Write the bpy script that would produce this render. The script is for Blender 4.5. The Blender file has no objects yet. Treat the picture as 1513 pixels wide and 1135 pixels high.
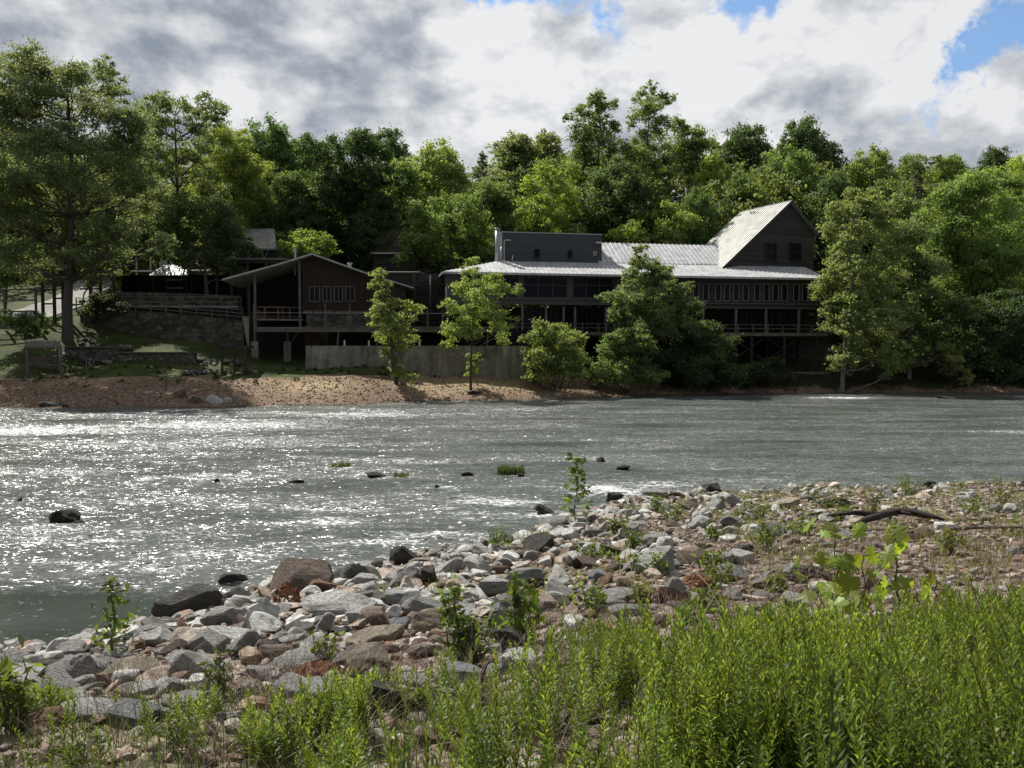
import bpy, bmesh, math, random
import numpy as np
from mathutils import Matrix, Vector

SC = bpy.context.scene
COL = SC.collection
R = math.radians
RNG = np.random.default_rng(7)
F = 1136.0
CAMZ = 4.5
PIT = math.atan(45.5 / 1136.0)
SUN_AZ, SUN_EL = -43.0, 50.0

# ------------------------------------------------------------------ camera maths (photo pixel -> place)
def ray(px, py):
    u = (px - 756.5) / F; v = (567.5 - py) / F
    return u, math.cos(PIT) + v * math.sin(PIT), -math.sin(PIT) + v * math.cos(PIT)
def PX(px, py, Y):
    a, b, c = ray(px, py); k = Y / b
    return a * k, CAMZ + c * k
def water_hit(px, py):
    a, b, c = ray(px, py); k = -CAMZ / c
    return a * k, b * k

# ------------------------------------------------------------------ noise helpers
_ph = np.random.default_rng(3).uniform(0, 6.28, (64, 2)); _di = np.random.default_rng(4).uniform(0, 6.28, 64)
def sn(x, y, wl, n=6, o=0):
    """smooth pseudo noise, about -1..1"""
    r = 0
    for i in range(n):
        a = _di[(i + o) % 64]; k = 6.283 / (wl * (0.6 + 0.25 * i))
        r = r + np.sin((x * math.cos(a) + y * math.sin(a)) * k + _ph[(i + o) % 64, 0] + 1.3 * np.sin((y * math.cos(a) - x * math.sin(a)) * k * .6 + _ph[(i + o) % 64, 1]))
    return r / n * 1.4

# ------------------------------------------------------------------ terrain
NX = [-140, -60, -20, -8.1, -7.5, -6.2, -5.4, -4.1, -2.3, .4, 2.2, 5.2, 10, 17.8, 40, 150]
NY = [6, 8, 10, 11.2, 11.5, 12.3, 13.8, 15.2, 16.8, 19.0, 22.2, 24.5, 25.6, 26.8, 31, 40]
FX = [-140, -60, -42, -25, -15.5, -7.5, 3, 13.5, 26, 56, 150]
FY = [60, 62, 63.2, 63.8, 66.5, 72.5, 75, 80.5, 85.5, 87.5, 92]
DG = np.array([-50, -14, 0, 4, 9, 12, 16, 20, 25, 26.5, 32, 40, 50, 70, 100, 140, 200, 260])
CXs = [-140, -50, -38, -28.5, -26, -8, 14, 30, 60, 150]
CZ = np.array([
 [-1.2, -1.2, 0, .7, 1.7, 2.6, 4.4, 6.6, 8.0, 8.3, 9.7, 12, 15, 21, 30, 36, 42, 46],
 [-1.2, -1.2, 0, .7, 1.7, 2.6, 4.4, 6.4, 7.8, 8.2, 9.7, 12, 15, 21, 30, 36, 42, 46],
 [-1.2, -1.2, 0, .8, 1.9, 2.5, 3.9, 4.9, 6.1, 8.6, 9.0, 11.5, 14, 21, 30, 37, 43, 46],
 [-1.2, -1.2, 0, .8, 2.0, 2.6, 3.6, 4.6, 5.8, 8.0, 9.0, 11.2, 14, 21, 30, 37, 43, 46],
 [-1.2, -1.2, 0, .8, 2.0, 2.5, 3.0, 3.6, 4.6, 5.4, 7.6, 11, 14, 21, 30, 37, 43, 46],
 [-1.2, -1.2, 0, 1.2, 2.6, 3.2, 3.9, 5.0, 7.6, 8.5, 10.5, 13, 16, 24, 33, 40, 44, 47],
 [-1.2, -1.2, 0, 1.1, 2.9, 3.6, 4.4, 6.0, 8.0, 9.0, 11, 14, 18, 26, 36, 42, 46, 49],
 [-1.2, -1.2, 0, 1.4, 3.2, 3.9, 5.0, 6.4, 8.2, 9.2, 11, 14, 18, 26, 36, 42, 46, 49],
 [-1.2, -1.2, 0, 1.8, 3.9, 4.9, 6.2, 7.6, 9.2, 10.0, 12, 15, 19, 26, 34, 38, 42, 44],
 [-1.2, -1.2, 0, 1.8, 3.9, 4.9, 6.2, 7.6, 9.2, 10.0, 12, 15, 19, 26, 34, 38, 42, 44]], dtype=float)
def yn(x): return np.interp(x, NX, NY) + .35 * np.sin(x * 2.1) * .6
def yf(x): return np.interp(x, FX, FY) + .5 * np.sin(x * .55)
def ter(x, y):
    x = np.asarray(x, float); y = np.asarray(y, float)
    n = yn(x); t = np.clip(1 - y / n, 0, 1.3)
    near = np.where(y < n, 3.0 * t ** 1.2, np.maximum(-1.2, -(y - n) * .22))
    near = np.minimum(near, 3.15)
    near = near + np.where(y < n, .05 * sn(x, y, 1.3) + .06 * sn(x, y, 3.5, o=9), 0) * np.clip((n - y) / 1.5, 0, 1)
    f = yf(x); D = y - f
    cx = np.interp(x, CXs, np.arange(len(CXs))); i0 = np.clip(np.floor(cx).astype(int), 0, len(CXs) - 2); w = cx - i0
    dcl = np.clip(D, DG[0], DG[-1]); j = np.clip(np.searchsorted(DG, dcl) - 1, 0, len(DG) - 2)
    q = (dcl - DG[j]) / (DG[j + 1] - DG[j])
    z0 = CZ[i0, j] * (1 - q) + CZ[i0, j + 1] * q; z1 = CZ[i0 + 1, j] * (1 - q) + CZ[i0 + 1, j + 1] * q
    far = z0 * (1 - w) + z1 * w
    far = far + np.clip(D / 4, 0, 1) * (.07 * sn(x, y, 2.6, o=20) + .1 * sn(x, y, 7, o=30))
    return np.where(y < (n + f) * .5, near, far)
def gz(x, y): return float(ter(x, y))
def ground_hit(px, py, Y0=1.5, Y1=60):
    a, b, c = ray(px, py)
    ys = np.linspace(Y0, Y1, 900); k = ys / b
    zz = np.maximum(ter(a * k, ys), 0.0); h = CAMZ + c * k
    i = np.argmax(h <= zz)
    if not (h <= zz).any(): return None
    return float(a * k[i]), float(ys[i]), float(zz[i])

# ------------------------------------------------------------------ objects
def tag(o, label=None, cat=None, group=None, kind=None):
    if label: o['label'] = label
    if cat: o['category'] = cat
    if group: o['group'] = group
    if kind: o['kind'] = kind
    return o
def empty(name, loc, rz=0, label=None, cat=None, group=None):
    o = bpy.data.objects.new(name, None); COL.objects.link(o)
    o.location = loc; o.rotation_euler = (0, 0, rz); o.empty_display_size = .2
    return tag(o, label, cat, group)
def raw(name, V, Fc, mat, parent=None, smooth=False, k=4, color=None):
    """mesh from numpy arrays; Fc is (n,k) int array or None for consecutive k-gons"""
    V = np.asarray(V, np.float32).reshape(-1, 3)
    if Fc is None: Fc = np.arange(len(V)).reshape(-1, k)
    Fc = np.asarray(Fc, np.int32); n, k = Fc.shape
    m = bpy.data.meshes.new(name)
    m.vertices.add(len(V)); m.vertices.foreach_set('co', V.ravel())
    m.loops.add(n * k); m.loops.foreach_set('vertex_index', Fc.ravel())
    m.polygons.add(n); m.polygons.foreach_set('loop_start', np.arange(0, n * k, k, dtype=np.int32))
    m.polygons.foreach_set('use_smooth', np.full(n, smooth, bool))
    m.update(calc_edges=True); m.materials.append(mat)
    o = bpy.data.objects.new(name, m); COL.objects.link(o)
    if parent: o.parent = parent
    if color: o.color = (*color, 1)
    return o

class Fr:
    def __init__(s, A, deg): s.A = A; s.th = R(deg); s.U = (math.cos(s.th), math.sin(s.th)); s.V = (-s.U[1], s.U[0])
    def w(s, a, t, z): return (s.A[0] + a * s.U[0] + t * s.V[0], s.A[1] + a * s.U[1] + t * s.V[1], z)
    def hit(s, px, py, t=0):
        a, b, c = ray(px, py)
        ox = s.A[0] + t * s.V[0]; oy = s.A[1] + t * s.V[1]
        # k*(a,b) = o + q*U
        det = a * (-s.U[1]) + b * s.U[0]
        k = (ox * (-s.U[1]) + oy * s.U[0]) / det
        q = (k * a - ox) * s.U[0] + (k * b - oy) * s.U[1]
        return q, CAMZ + c * k
WORLD = Fr((0, 0), 0)
class MB:
    def __init__(s, fr=WORLD): s.v = []; s.f = []; s.fr = fr
    def add(s, vs, fs):
        n = len(s.v); s.v += [s.fr.w(*p) for p in vs]; s.f += [tuple(n + i for i in f) for f in fs]; return s
    def box(s, x0, x1, y0, y1, z0, z1):
        if x0 > x1: x0, x1 = x1, x0
        if y0 > y1: y0, y1 = y1, y0
        if z0 > z1: z0, z1 = z1, z0
        return s.add([(x0, y0, z0), (x1, y0, z0), (x1, y1, z0), (x0, y1, z0), (x0, y0, z1), (x1, y0, z1), (x1, y1, z1), (x0, y1, z1)],
              [(0, 3, 2, 1), (4, 5, 6, 7), (0, 1, 5, 4), (1, 2, 6, 5), (2, 3, 7, 6), (3, 0, 4, 7)])
    def beam(s, p, q, w=.1, h=None):
        p = Vector(p); q = Vector(q); d = (q - p).normalized(); h = h or w
        up = Vector((0, 0, 1)) if abs(d.z) < .95 else Vector((0, 1, 0))
        a = d.cross(up).normalized() * w / 2; b = a.cross(d).normalized() * h / 2
        vs = [p - a - b, p + a - b, p + a + b, p - a + b, q - a - b, q + a - b, q + a + b, q - a + b]
        return s.add([tuple(v) for v in vs], [(0, 1, 2, 3), (7, 6, 5, 4), (0, 4, 5, 1), (1, 5, 6, 2), (2, 6, 7, 3), (3, 7, 4, 0)])
    def slab(s, pts, thick):
        """polygon pts (top), thickened downwards"""
        n = len(pts); bot = [(p[0], p[1], p[2] - thick) for p in pts]
        return s.add(list(pts) + bot, [tuple(range(n)), tuple(range(2 * n - 1, n - 1, -1))] + [(i, i + n, (i + 1) % n + n, (i + 1) % n) for i in range(n)])
    def ext(s, pts, dy):
        """polygon in the (s,z) plane at t, extruded along t"""
        n = len(pts); b = [(p[0], p[1] + dy, p[2]) for p in pts]
        return s.add(list(pts) + b, [tuple(range(n)), tuple(range(2 * n - 1, n - 1, -1))] + [(i, i + n, (i + 1) % n + n, (i + 1) % n) for i in range(n)])
    def tube(s, pts, rad, n=8, cap=True):
        pts = [Vector(p) for p in pts]; rings = []
        if not hasattr(rad, '__len__'): rad = [rad] * len(pts)
        vs = []; fs = []
        for i, p in enumerate(pts):
            d = (pts[min(i + 1, len(pts) - 1)] - pts[max(i - 1, 0)]).normalized()
            a = d.cross(Vector((0, 0, 1)) if abs(d.z) < .9 else Vector((0, 1, 0))).normalized(); b = d.cross(a)
            for k in range(n):
                t = 6.2832 * k / n; vs.append(tuple(p + (a * math.cos(t) + b * math.sin(t)) * rad[i]))
        for i in range(len(pts) - 1):
            for k in range(n): fs.append((i * n + k, i * n + (k + 1) % n, (i + 1) * n + (k + 1) % n, (i + 1) * n + k))
        if cap: fs.append(tuple(range(n - 1, -1, -1))); fs.append(tuple(range((len(pts) - 1) * n, len(pts) * n)))
        return s.add(vs, fs)
    def build(s, name, mat, parent=None, smooth=False, color=None, label=None):
        m = bpy.data.meshes.new(name); vs = s.v
        if parent:
            r = parent
            while r.parent: r = r.parent
            L = Vector(r.location); c = math.cos(-r.rotation_euler.z); q = math.sin(-r.rotation_euler.z)
            vs = [((x - L.x) * c - (y - L.y) * q, (x - L.x) * q + (y - L.y) * c, z - L.z) for x, y, z in vs]
        m.from_pydata(vs, [], s.f); m.update()
        bm = bmesh.new(); bm.from_mesh(m); bmesh.ops.recalc_face_normals(bm, faces=bm.faces); bm.to_mesh(m); bm.free()
        if smooth:
            for p in m.polygons: p.use_smooth = True
        m.materials.append(mat); o = bpy.data.objects.new(name, m); COL.objects.link(o)
        if parent: o.parent = parent
        if color: o.color = (*color, 1)
        if label: o['label'] = label
        return o

# ------------------------------------------------------------------ materials
class NT:
    def __init__(s, name):
        m = bpy.data.materials.new(name); m.use_nodes = True; s.m = m; s.t = m.node_tree; s.t.nodes.clear()
        s.out = s.n('ShaderNodeOutputMaterial')
    def n(s, ty, **k):
        o = s.t.nodes.new(ty)
        for a, v in k.items(): setattr(o, a, v)
        return o
    def l(s, a, b): s.t.links.new(a, b)
    def coord(s, kind='Object'): return s.n('ShaderNodeTexCoord').outputs[kind]
    def pos(s): return s.n('ShaderNodeNewGeometry').outputs['Position']
    def mapv(s, v, sc): 
        m = s.n('ShaderNodeMapping'); m.inputs['Scale'].default_value = sc; s.l(v, m.inputs['Vector']); return m.outputs[0]
    def noise(s, v, scale, detail=4, rough=.55, dist=0):
        n = s.n('ShaderNodeTexNoise'); n.inputs['Scale'].default_value = scale; n.inputs['Detail'].default_value = detail
        n.inputs['Roughness'].default_value = rough; n.inputs['Distortion'].default_value = dist; s.l(v, n.inputs['Vector']); return n.outputs[0]
    def ramp(s, f, stops, interp='LINEAR'):
        r = s.n('ShaderNodeValToRGB'); r.color_ramp.interpolation = interp; e = r.color_ramp.elements
        while len(e) < len(stops): e.new(.5)
        for i, (p, c) in enumerate(stops):
            e[i].position = p; e[i].color = (*c, 1) if hasattr(c, '__len__') else (c, c, c, 1)
        s.l(f, r.inputs[0]); return r.outputs[0]
    def math(s, op, a, b=None, c=None, clamp=False):
        n = s.n('ShaderNodeMath', operation=op, use_clamp=clamp)
        for i, q in enumerate((a, b, c)):
            if q is None: continue
            if isinstance(q, (int, float)): n.inputs[i].default_value = q
            else: s.l(q, n.inputs[i])
        return n.outputs[0]
    def mix(s, f, a, b, mode='MIX'):
        n = s.n('ShaderNodeMix', data_type='RGBA', blend_type=mode)
        for i, q in ((0, f), (6, a), (7, b)):
            if isinstance(q, (int, float)): n.inputs[i].default_value = q
            elif isinstance(q, tuple): n.inputs[i].default_value = (*q, 1) if len(q) == 3 else q
            else: s.l(q, n.inputs[i])
        return n.outputs[2]
    def bump(s, h, strength=.5, dist=.05, nrm=None):
        b = s.n('ShaderNodeBump'); b.inputs['Strength'].default_value = strength; b.inputs['Distance'].default_value = dist
        s.l(h, b.inputs['Height'])
        if nrm: s.l(nrm, b.inputs['Normal'])
        return b.outputs[0]
    def bsdf(s, col, rough=.8, nrm=None, metal=0, spec=.3):
        p = s.n('ShaderNodeBsdfPrincipled')
        for k, q in (('Base Color', col), ('Roughness', rough), ('Metallic', metal), ('Specular IOR Level', spec)):
            if isinstance(q, tuple): p.inputs[k].default_value = (*q, 1)
            elif isinstance(q, (int, float)): p.inputs[k].default_value = q
            else: s.l(q, p.inputs[k])
        if nrm: s.l(nrm, p.inputs['Normal'])
        return p
    def done(s, sh): s.l(sh, s.out.inputs[0]); return s.m

def m_simple(name, c, rough=.8, var=.25, scale=3, bump=.2, bs=12, metal=0, stretch=(1, 1, 1), spec=.3):
    g = NT(name); v = g.mapv(g.coord(), stretch)
    n = g.noise(v, scale, 6); c2 = tuple(x * (1 - var) for x in c); c3 = tuple(min(1, x * (1 + var)) for x in c)
    col = g.ramp(n, [(.3, c2), (.7, c3)])
    nr = g.bump(g.noise(v, bs, 5), bump, .03) if bump else None
    return g.done(g.bsdf(col, rough, nr, metal, spec).outputs[0])
def m_planks(name, c, axis=2, w=.2, rough=.85, var=.3, gap=.5):
    """boards stacked along an axis (0 s, 1 t, 2 z) with tone per board and dark gaps"""
    g = NT(name); sep = g.n('ShaderNodeSeparateXYZ'); g.l(g.coord(), sep.inputs[0]); a = sep.outputs[axis]
    k = g.math('DIVIDE', a, w); fl = g.math('FLOOR', k); fr = g.math('FRACT', k)
    wn = g.n('ShaderNodeTexWhiteNoise', noise_dimensions='1D'); g.l(fl, wn.inputs['W'])
    st = [1, 1, 1]; st[axis] = 9
    gr = g.noise(g.mapv(g.coord(), tuple(st)), 2.2, 6, .6)
    f = g.math('ADD', g.math('MULTIPLY', wn.outputs['Value'], .5), g.math('MULTIPLY', gr, .5))
    col = g.ramp(f, [(.2, tuple(x * (1 - var) for x in c)), (.8, tuple(x * (1 + var) for x in c))])
    line = g.math('LESS_THAN', fr, .07); col = g.mix(g.math('MULTIPLY', line, gap), col, (.006, .006, .006))
    nr = g.bump(g.math('ADD', g.math('MULTIPLY', line, -1.0), gr), .5, .02)
    return g.done(g.bsdf(col, rough, nr).outputs[0])
def m_stone(name, c1, c2, sc=1.6, mort=(.05, .05, .045)):
    g = NT(name); v0 = g.mapv(g.coord(), (1, 1, 1.8)); wn_ = g.n('ShaderNodeTexNoise'); wn_.inputs['Scale'].default_value = 2.2; g.l(v0, wn_.inputs['Vector']); v = g.mix(.22, v0, wn_.outputs[1], 'ADD'); vd = g.n('ShaderNodeTexVoronoi'); vd.inputs['Scale'].default_value = sc
    d = g.noise(g.coord(), 3, 3); ad = g.n('ShaderNodeVectorMath', operation='ADD'); g.l(v, ad.inputs[0])
    sc_ = g.n('ShaderNodeVectorMath', operation='SCALE'); g.l(g.n('ShaderNodeCombineXYZ').outputs[0], sc_.inputs[0]); g.l(v, ad.inputs[1]) if False else None
    g.l(v, vd.inputs['Vector']); ve = g.n('ShaderNodeTexVoronoi', feature='DISTANCE_TO_EDGE'); ve.inputs['Scale'].default_value = sc; g.l(v, ve.inputs['Vector'])
    sp = g.n('ShaderNodeSeparateColor'); g.l(vd.outputs['Color'], sp.inputs[0])
    f = g.math('ADD', g.math('MULTIPLY', sp.outputs[0], .6), g.math('MULTIPLY', g.noise(g.coord(), 5, 6, .65), .45))
    col = g.ramp(f, [(.2, c1), (.85, c2)])
    e = g.ramp(ve.outputs[0], [(.0, 0.), (.06, 1.)]); col = g.mix(e, mort, col)
    nr = g.bump(g.math('ADD', e, g.math('MULTIPLY', d, .6)), .9, .08)
    return g.done(g.bsdf(col, .9, nr).outputs[0])
def m_metal_roof(name, c, rust=.0):
    g = NT(name); v = g.coord(); n = g.noise(v, .9, 6, .6); n2 = g.noise(g.mapv(v, (5, .6, .6)), 3, 4)
    f = g.math('ADD', g.math('MULTIPLY', n, .6), g.math('MULTIPLY', n2, .4))
    col = g.ramp(f, [(.33, tuple(x * .5 for x in c)), (.45, tuple(x * .82 for x in c)), (.55, c), (.7, tuple(min(1, x * 1.12) for x in c))]); col = g.mix(g.math('MULTIPLY', g.ramp(g.noise(g.mapv(v, (1.5, .5, 1)), 1.6, 6, .7), [(.56, 0.), (.7, 1.)]), .45), col, (.2, .16, .12))
    return g.done(g.bsdf(col, .5, g.bump(n2, .15, .02), .25, .4).outputs[0])
def m_glass(name, c=(.004, .005, .012)):
    g = NT(name); nr = g.bump(g.noise(g.coord(), .9, 2), .08, .05)
    return g.done(g.bsdf(c, .22, nr, 0, .18).outputs[0])
def m_leaf(name, trans=.5, tc=(2.0, 1.85, .85), rough=.5, spec=.35):
    g = NT(name); oi = g.n('ShaderNodeObjectInfo'); ge = g.n('ShaderNodeNewGeometry')
    hs = g.n('ShaderNodeHueSaturation'); hs.inputs['Saturation'].default_value = .9
    rp = ge.outputs['Random Per Island']
    cl = g.noise(g.coord(), .35, 3)
    g.l(g.math('ADD', g.math('MULTIPLY', rp, .05), .475), hs.inputs['Hue'])
    val = g.math('MULTIPLY', g.math('ADD', g.math('MULTIPLY', rp, .9), .55), g.math('ADD', g.math('MULTIPLY', cl, .9), .55))
    g.l(val, hs.inputs['Value']); g.l(oi.outputs['Color'], hs.inputs['Color']); col = hs.outputs[0]
    p = g.bsdf(col, rough, None, 0, spec)
    tl = g.n('ShaderNodeBsdfTranslucent'); g.l(g.mix(1.0, col, (tc[0], tc[1], tc[2]), 'MULTIPLY'), tl.inputs[0])
    mx = g.n('ShaderNodeMixShader'); mx.inputs[0].default_value = trans; g.l(p.outputs[0], mx.inputs[1]); g.l(tl.outputs[0], mx.inputs[2])
    return g.done(mx.outputs[0])
def m_bark(name, c):
    g = NT(name); v = g.mapv(g.coord(), (6, 6, 1.2)); n = g.noise(v, 2, 6, .65)
    col = g.ramp(n, [(.3, tuple(x * .5 for x in c)), (.65, tuple(x * 1.5 for x in c))])
    return g.done(g.bsdf(col, .9, g.bump(n, .8, .05)).outputs[0])
def m_rock(name):
    g = NT(name); oi = g.n('ShaderNodeObjectInfo'); v = g.coord()
    off = g.n('ShaderNodeVectorMath', operation='ADD'); g.l(v, off.inputs[0])
    cm = g.n('ShaderNodeCombineXYZ'); r9 = g.math('MULTIPLY', oi.outputs['Random'], 50.0)
    for i in range(3): g.l(r9, cm.inputs[i])
    g.l(cm.outputs[0], off.inputs[1]); v = off.outputs[0]
    n = g.noise(v, 1.6, 9, .68); n2 = g.noise(g.mapv(v, (1, 1, 3.2)), 4.5, 9, .7, .6); n3 = g.noise(v, 14, 6, .65)
    f = g.math('ADD', g.math('MULTIPLY', n, .45), g.math('MULTIPLY', n2, .55))
    sh = g.ramp(f, [(.36, .3), (.44, .8), (.54, 1.1), (.66, 1.55)])
    col = g.mix(1.0, oi.outputs['Color'], sh, 'MULTIPLY')
    col = g.mix(g.math('MULTIPLY', g.ramp(n, [(.52, 0.), (.66, 1.)]), .35), col, (.26, .19, .12))
    vo = g.n('ShaderNodeTexVoronoi', feature='DISTANCE_TO_EDGE'); vo.inputs['Scale'].default_value = 1.7
    g.l(g.mapv(v, (1, 1, 2)), vo.inputs['Vector'])
    crack = g.ramp(vo.outputs[0], [(0., 0.), (.03, 1.)])
    col = g.mix(g.math('MULTIPLY', g.math('SUBTRACT', 1.0, crack), .45), col, (.05, .045, .04))
    h = g.math('ADD', g.math('ADD', g.math('MULTIPLY', n2, .8), g.math('MULTIPLY', n3, .3)), g.math('MULTIPLY', crack, .15))
    return g.done(g.bsdf(col, .82, g.bump(h, 1.0, .2), 0, .25).outputs[0])
M = {}
M['leaf'] = m_leaf('leaves'); M['leafnear'] = m_leaf('near_leaves', .5, (1.9, 1.8, .6), .45, .4)
M['bark'] = m_bark('bark', (.07, .06, .05)); M['bark_pale'] = m_bark('pale_bark', (.2, .19, .16)); M['wooddead'] = m_bark('weathered_wood', (.10, .085, .07))
M['rock'] = m_rock('rock')
M['siding'] = m_planks('weathered_siding', (.05, .047, .045), 2, .2, .85, .35)
M['greysiding'] = m_planks('grey_siding', (.066, .072, .08), 2, .22, .8, .1, .35)
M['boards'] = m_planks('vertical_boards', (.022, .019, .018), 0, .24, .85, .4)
M['brownboards'] = m_planks('brown_boards', (.03, .02, .016), 0, .2, .85, .3)
M['timber'] = m_simple('dark_timber', (.045, .038, .032), .85, .35, 2, .4, 9, stretch=(1, 1, 3))
M['timber_grey'] = m_simple('grey_timber', (.12, .11, .1), .85, .35, 2, .4, 9, stretch=(1, 1, 3))
M['rail'] = m_simple('rail_timber', (.15, .145, .13), .85, .35, 2, .4, 9)
M['trim'] = m_simple('grey_trim', (.085, .087, .085), .7, .15, 2, .1)
M['roof'] = m_metal_roof('pale_metal_roof', (.52, .53, .55)); M['roof_old'] = m_metal_roof('old_tin_roof', (.44, .44, .42))
M['glass'] = m_glass('dark_glass'); M['dark'] = m_simple('interior_shade', (.012, .011, .012), .9, .3, 1, 0)  # near-black interior colour carries the shade of openings and voids
M['white'] = m_simple('white_paint', (.6, .6, .58), .6, .1, 3, .05); M['galv'] = m_simple('galvanised', (.34, .36, .38), .45, .15, 3, .05, metal=.5)
M['frame'] = m_simple('pale_window_frame', (.3, .32, .3), .6, .1, 3, 0)
M['concrete'] = None
g = NT('stained_concrete'); v = g.coord(); a = g.noise(g.mapv(v, (1.0, 1.0, .14)), 1.1, 6, .7, .3); b = g.noise(v, 1.2, 7, .6)
f = g.math('ADD', g.math('MULTIPLY', a, .65), g.math('MULTIPLY', b, .35))
M['concrete'] = g.done(g.bsdf(g.ramp(f, [(.34, (.075, .07, .058)), (.48, (.19, .18, .155)), (.56, (.26, .25, .22)), (.68, (.38, .365, .33))]), .9, g.bump(b, .4, .04)).outputs[0])
M['stone'] = m_stone('stone_wall', (.04, .037, .033), (.15, .14, .12), 1.15)
M['stone2'] = m_stone('rubble_wall', (.045, .04, .036), (.17, .15, .13), 1.5)
M['red'] = m_simple('red_paint', (.22, .05, .03), .7, .2)
M['rust'] = m_simple('rusty_fibres', (.2, .095, .05), .9, .4, 6, .9, 20)
M['frame_dim'] = m_simple('dim_window_frame', (.13, .145, .125), .7, .1, 3, 0); M['lamp'] = m_simple('pale_plastic', (.5, .5, .5), .5, .05, 3, 0)
g = NT('asphalt_path'); b = g.noise(g.pos(), 2, 6); M['road'] = g.done(g.bsdf(g.ramp(b, [(.3, (.24, .23, .22)), (.7, (.34, .33, .31))]), .9).outputs[0])

# terrain material : gravel / grass / forest floor and painted under-deck shade / wet edge, driven by attributes painted from the place's own layout
g = NT('ground'); P = g.pos()
at = g.n('ShaderNodeAttribute', attribute_name='grass'); aw = g.n('ShaderNodeAttribute', attribute_name='wet'); asd = g.n('ShaderNodeAttribute', attribute_name='sand'); aso = g.n('ShaderNodeAttribute', attribute_name='soil_shade')
vo = g.n('ShaderNodeTexVoronoi'); vo.inputs['Scale'].default_value = 9; g.l(P, vo.inputs['Vector']); sp = g.n('ShaderNodeSeparateColor'); g.l(vo.outputs['Color'], sp.inputs[0])
vo2 = g.n('ShaderNodeTexVoronoi'); vo2.inputs['Scale'].default_value = 3.2; g.l(P, vo2.inputs['Vector']); sp2 = g.n('ShaderNodeSeparateColor'); g.l(vo2.outputs['Color'], sp2.inputs[0])
nl = g.noise(P, .35, 5); nm = g.noise(P, 2.5, 6, .65)
gf = g.math('ADD', g.math('MULTIPLY', sp.outputs[0], .45), g.math('ADD', g.math('MULTIPLY', sp2.outputs[1], .25), g.math('MULTIPLY', nm, .35)))
grav = g.ramp(gf, [(.12, (.05, .033, .024)), (.35, (.13, .082, .053)), (.6, (.22, .15, .1)), (.88, (.34, .26, .19))])
sand = g.ramp(nm, [(.3, (.27, .2, .12)), (.7, (.42, .33, .2))])
grav = g.mix(asd.outputs['Fac'], grav, sand); sy = g.n('ShaderNodeSeparateXYZ'); g.l(P, sy.inputs[0]); grav = g.mix(g.math('LESS_THAN', sy.outputs[1], 40.0), grav, g.ramp(gf, [(.15, (.03, .023, .018)), (.4, (.1, .072, .055)), (.65, (.19, .15, .12)), (.9, (.34, .3, .26))]))
gn = g.noise(g.mapv(P, (1, 1, 1)), 7, 6, .7)
grass = g.ramp(g.math('ADD', g.math('MULTIPLY', gn, .6), g.math('MULTIPLY', nl, .4)), [(.36, (.012, .02, .006)), (.5, (.04, .058, .012)), (.62, (.1, .125, .026)), (.72, (.14, .12, .055))])
gm = g.math('ADD', at.outputs['Fac'], g.math('MULTIPLY', g.math('SUBTRACT', nm, .5), 1.2)); gm = g.ramp(gm, [(.4, 0.), (.6, 1.)])
col = g.mix(gm, grav, grass); col = g.mix(aso.outputs['Fac'], col, g.ramp(nm, [(.3, (.012, .01, .008)), (.7, (.04, .034, .022))])); col = g.mix(g.math('MULTIPLY', aw.outputs['Fac'], .75), col, (.03, .026, .02))
h = g.math('ADD', g.math('MULTIPLY', vo.outputs['Distance'], -.7), g.math('ADD', g.math('MULTIPLY', vo2.outputs['Distance'], -.8), nm))
M['ground'] = g.done(g.bsdf(col, .92, g.bump(h, .9, .08)).outputs[0])
# ------------------------------------------------------------------ ground sheet
def axis(segs):
    o = []
    for a, b, s in segs: o += list(np.arange(a, b, s))
    return np.array(o + [segs[-1][1]])
def grid(name, xs, ys, zf, mat, attrs=(), smooth=True):
    X, Y = np.meshgrid(xs, ys); Z = zf(X, Y); V = np.stack([X, Y, Z], -1).reshape(-1, 3)
    nx, ny = len(xs), len(ys); i = np.arange(nx - 1)[None, :] + np.arange(ny - 1)[:, None] * nx; i = i.ravel()
    o = raw(name, V, np.stack([i, i + 1, i + nx + 1, i + nx], 1), mat, smooth=smooth)
    for k, fn in attrs:
        a = o.data.attributes.new(k, 'FLOAT', 'POINT'); a.data.foreach_set('value', np.ascontiguousarray(fn(X, Y, Z), np.float32).ravel())
    return o
def a_grass(x, y, z):
    D = y - yf(x)
    g = np.interp(x, [-60, -30, -24, -16, -6, 4, 12, 30], [10.5, 10, 9.2, 9.5, 7.6, 6.8, 4.0, 1.5])
    return np.where(y > 45, np.clip((D - g + 1.5 * sn(x, y, 6, o=5)) / 1.5 + .3, 0, 1), np.clip(.25 + .5 * sn(x, y, 2.4, o=11), 0, .62) * (x > -3) * (y < yn(x) - .6) + (y < 4) * .5)
def a_soil_shade(x, y, z): return np.where(y > 45, np.clip((x - 12) / 8, 0, 1) * np.clip((y - yf(x) - 1.2) / 1.5, 0, 1) + np.clip((y - 99) / 5, 0, 1) * ((x > -48) | (x < -70)), 0).clip(0, 1)  # right-bank term paints under-deck shade as dark ground; hill term is forest floor
def a_wet(x, y, z): return np.clip(1 - z / .14, 0, 1)
def a_sand(x, y, z):
    s = np.zeros_like(x)
    for px, py, Y, rx in ((110, 568, 71, 4), (700, 575, 76, 7), (620, 585, 74, 4), (450, 565, 70, 4)):
        cx = PX(px, py, Y)[0]; s = np.maximum(s, np.exp(-((x - cx) / rx) ** 2 - ((y - Y - 2) / 1.8) ** 2))
    return np.clip(s * 1.3 + .4 * sn(x, y, 3, o=2) * s, 0, 1)
xs = axis([(-170, -62, 4), (-62, -15, .6), (-15, 28, .22), (28, 75, .7), (75, 180, 4)])
ys = axis([(-8, 1, 1), (1, 30, .18), (30, 60, 2), (60, 105, .4), (105, 330, 3)])
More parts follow.
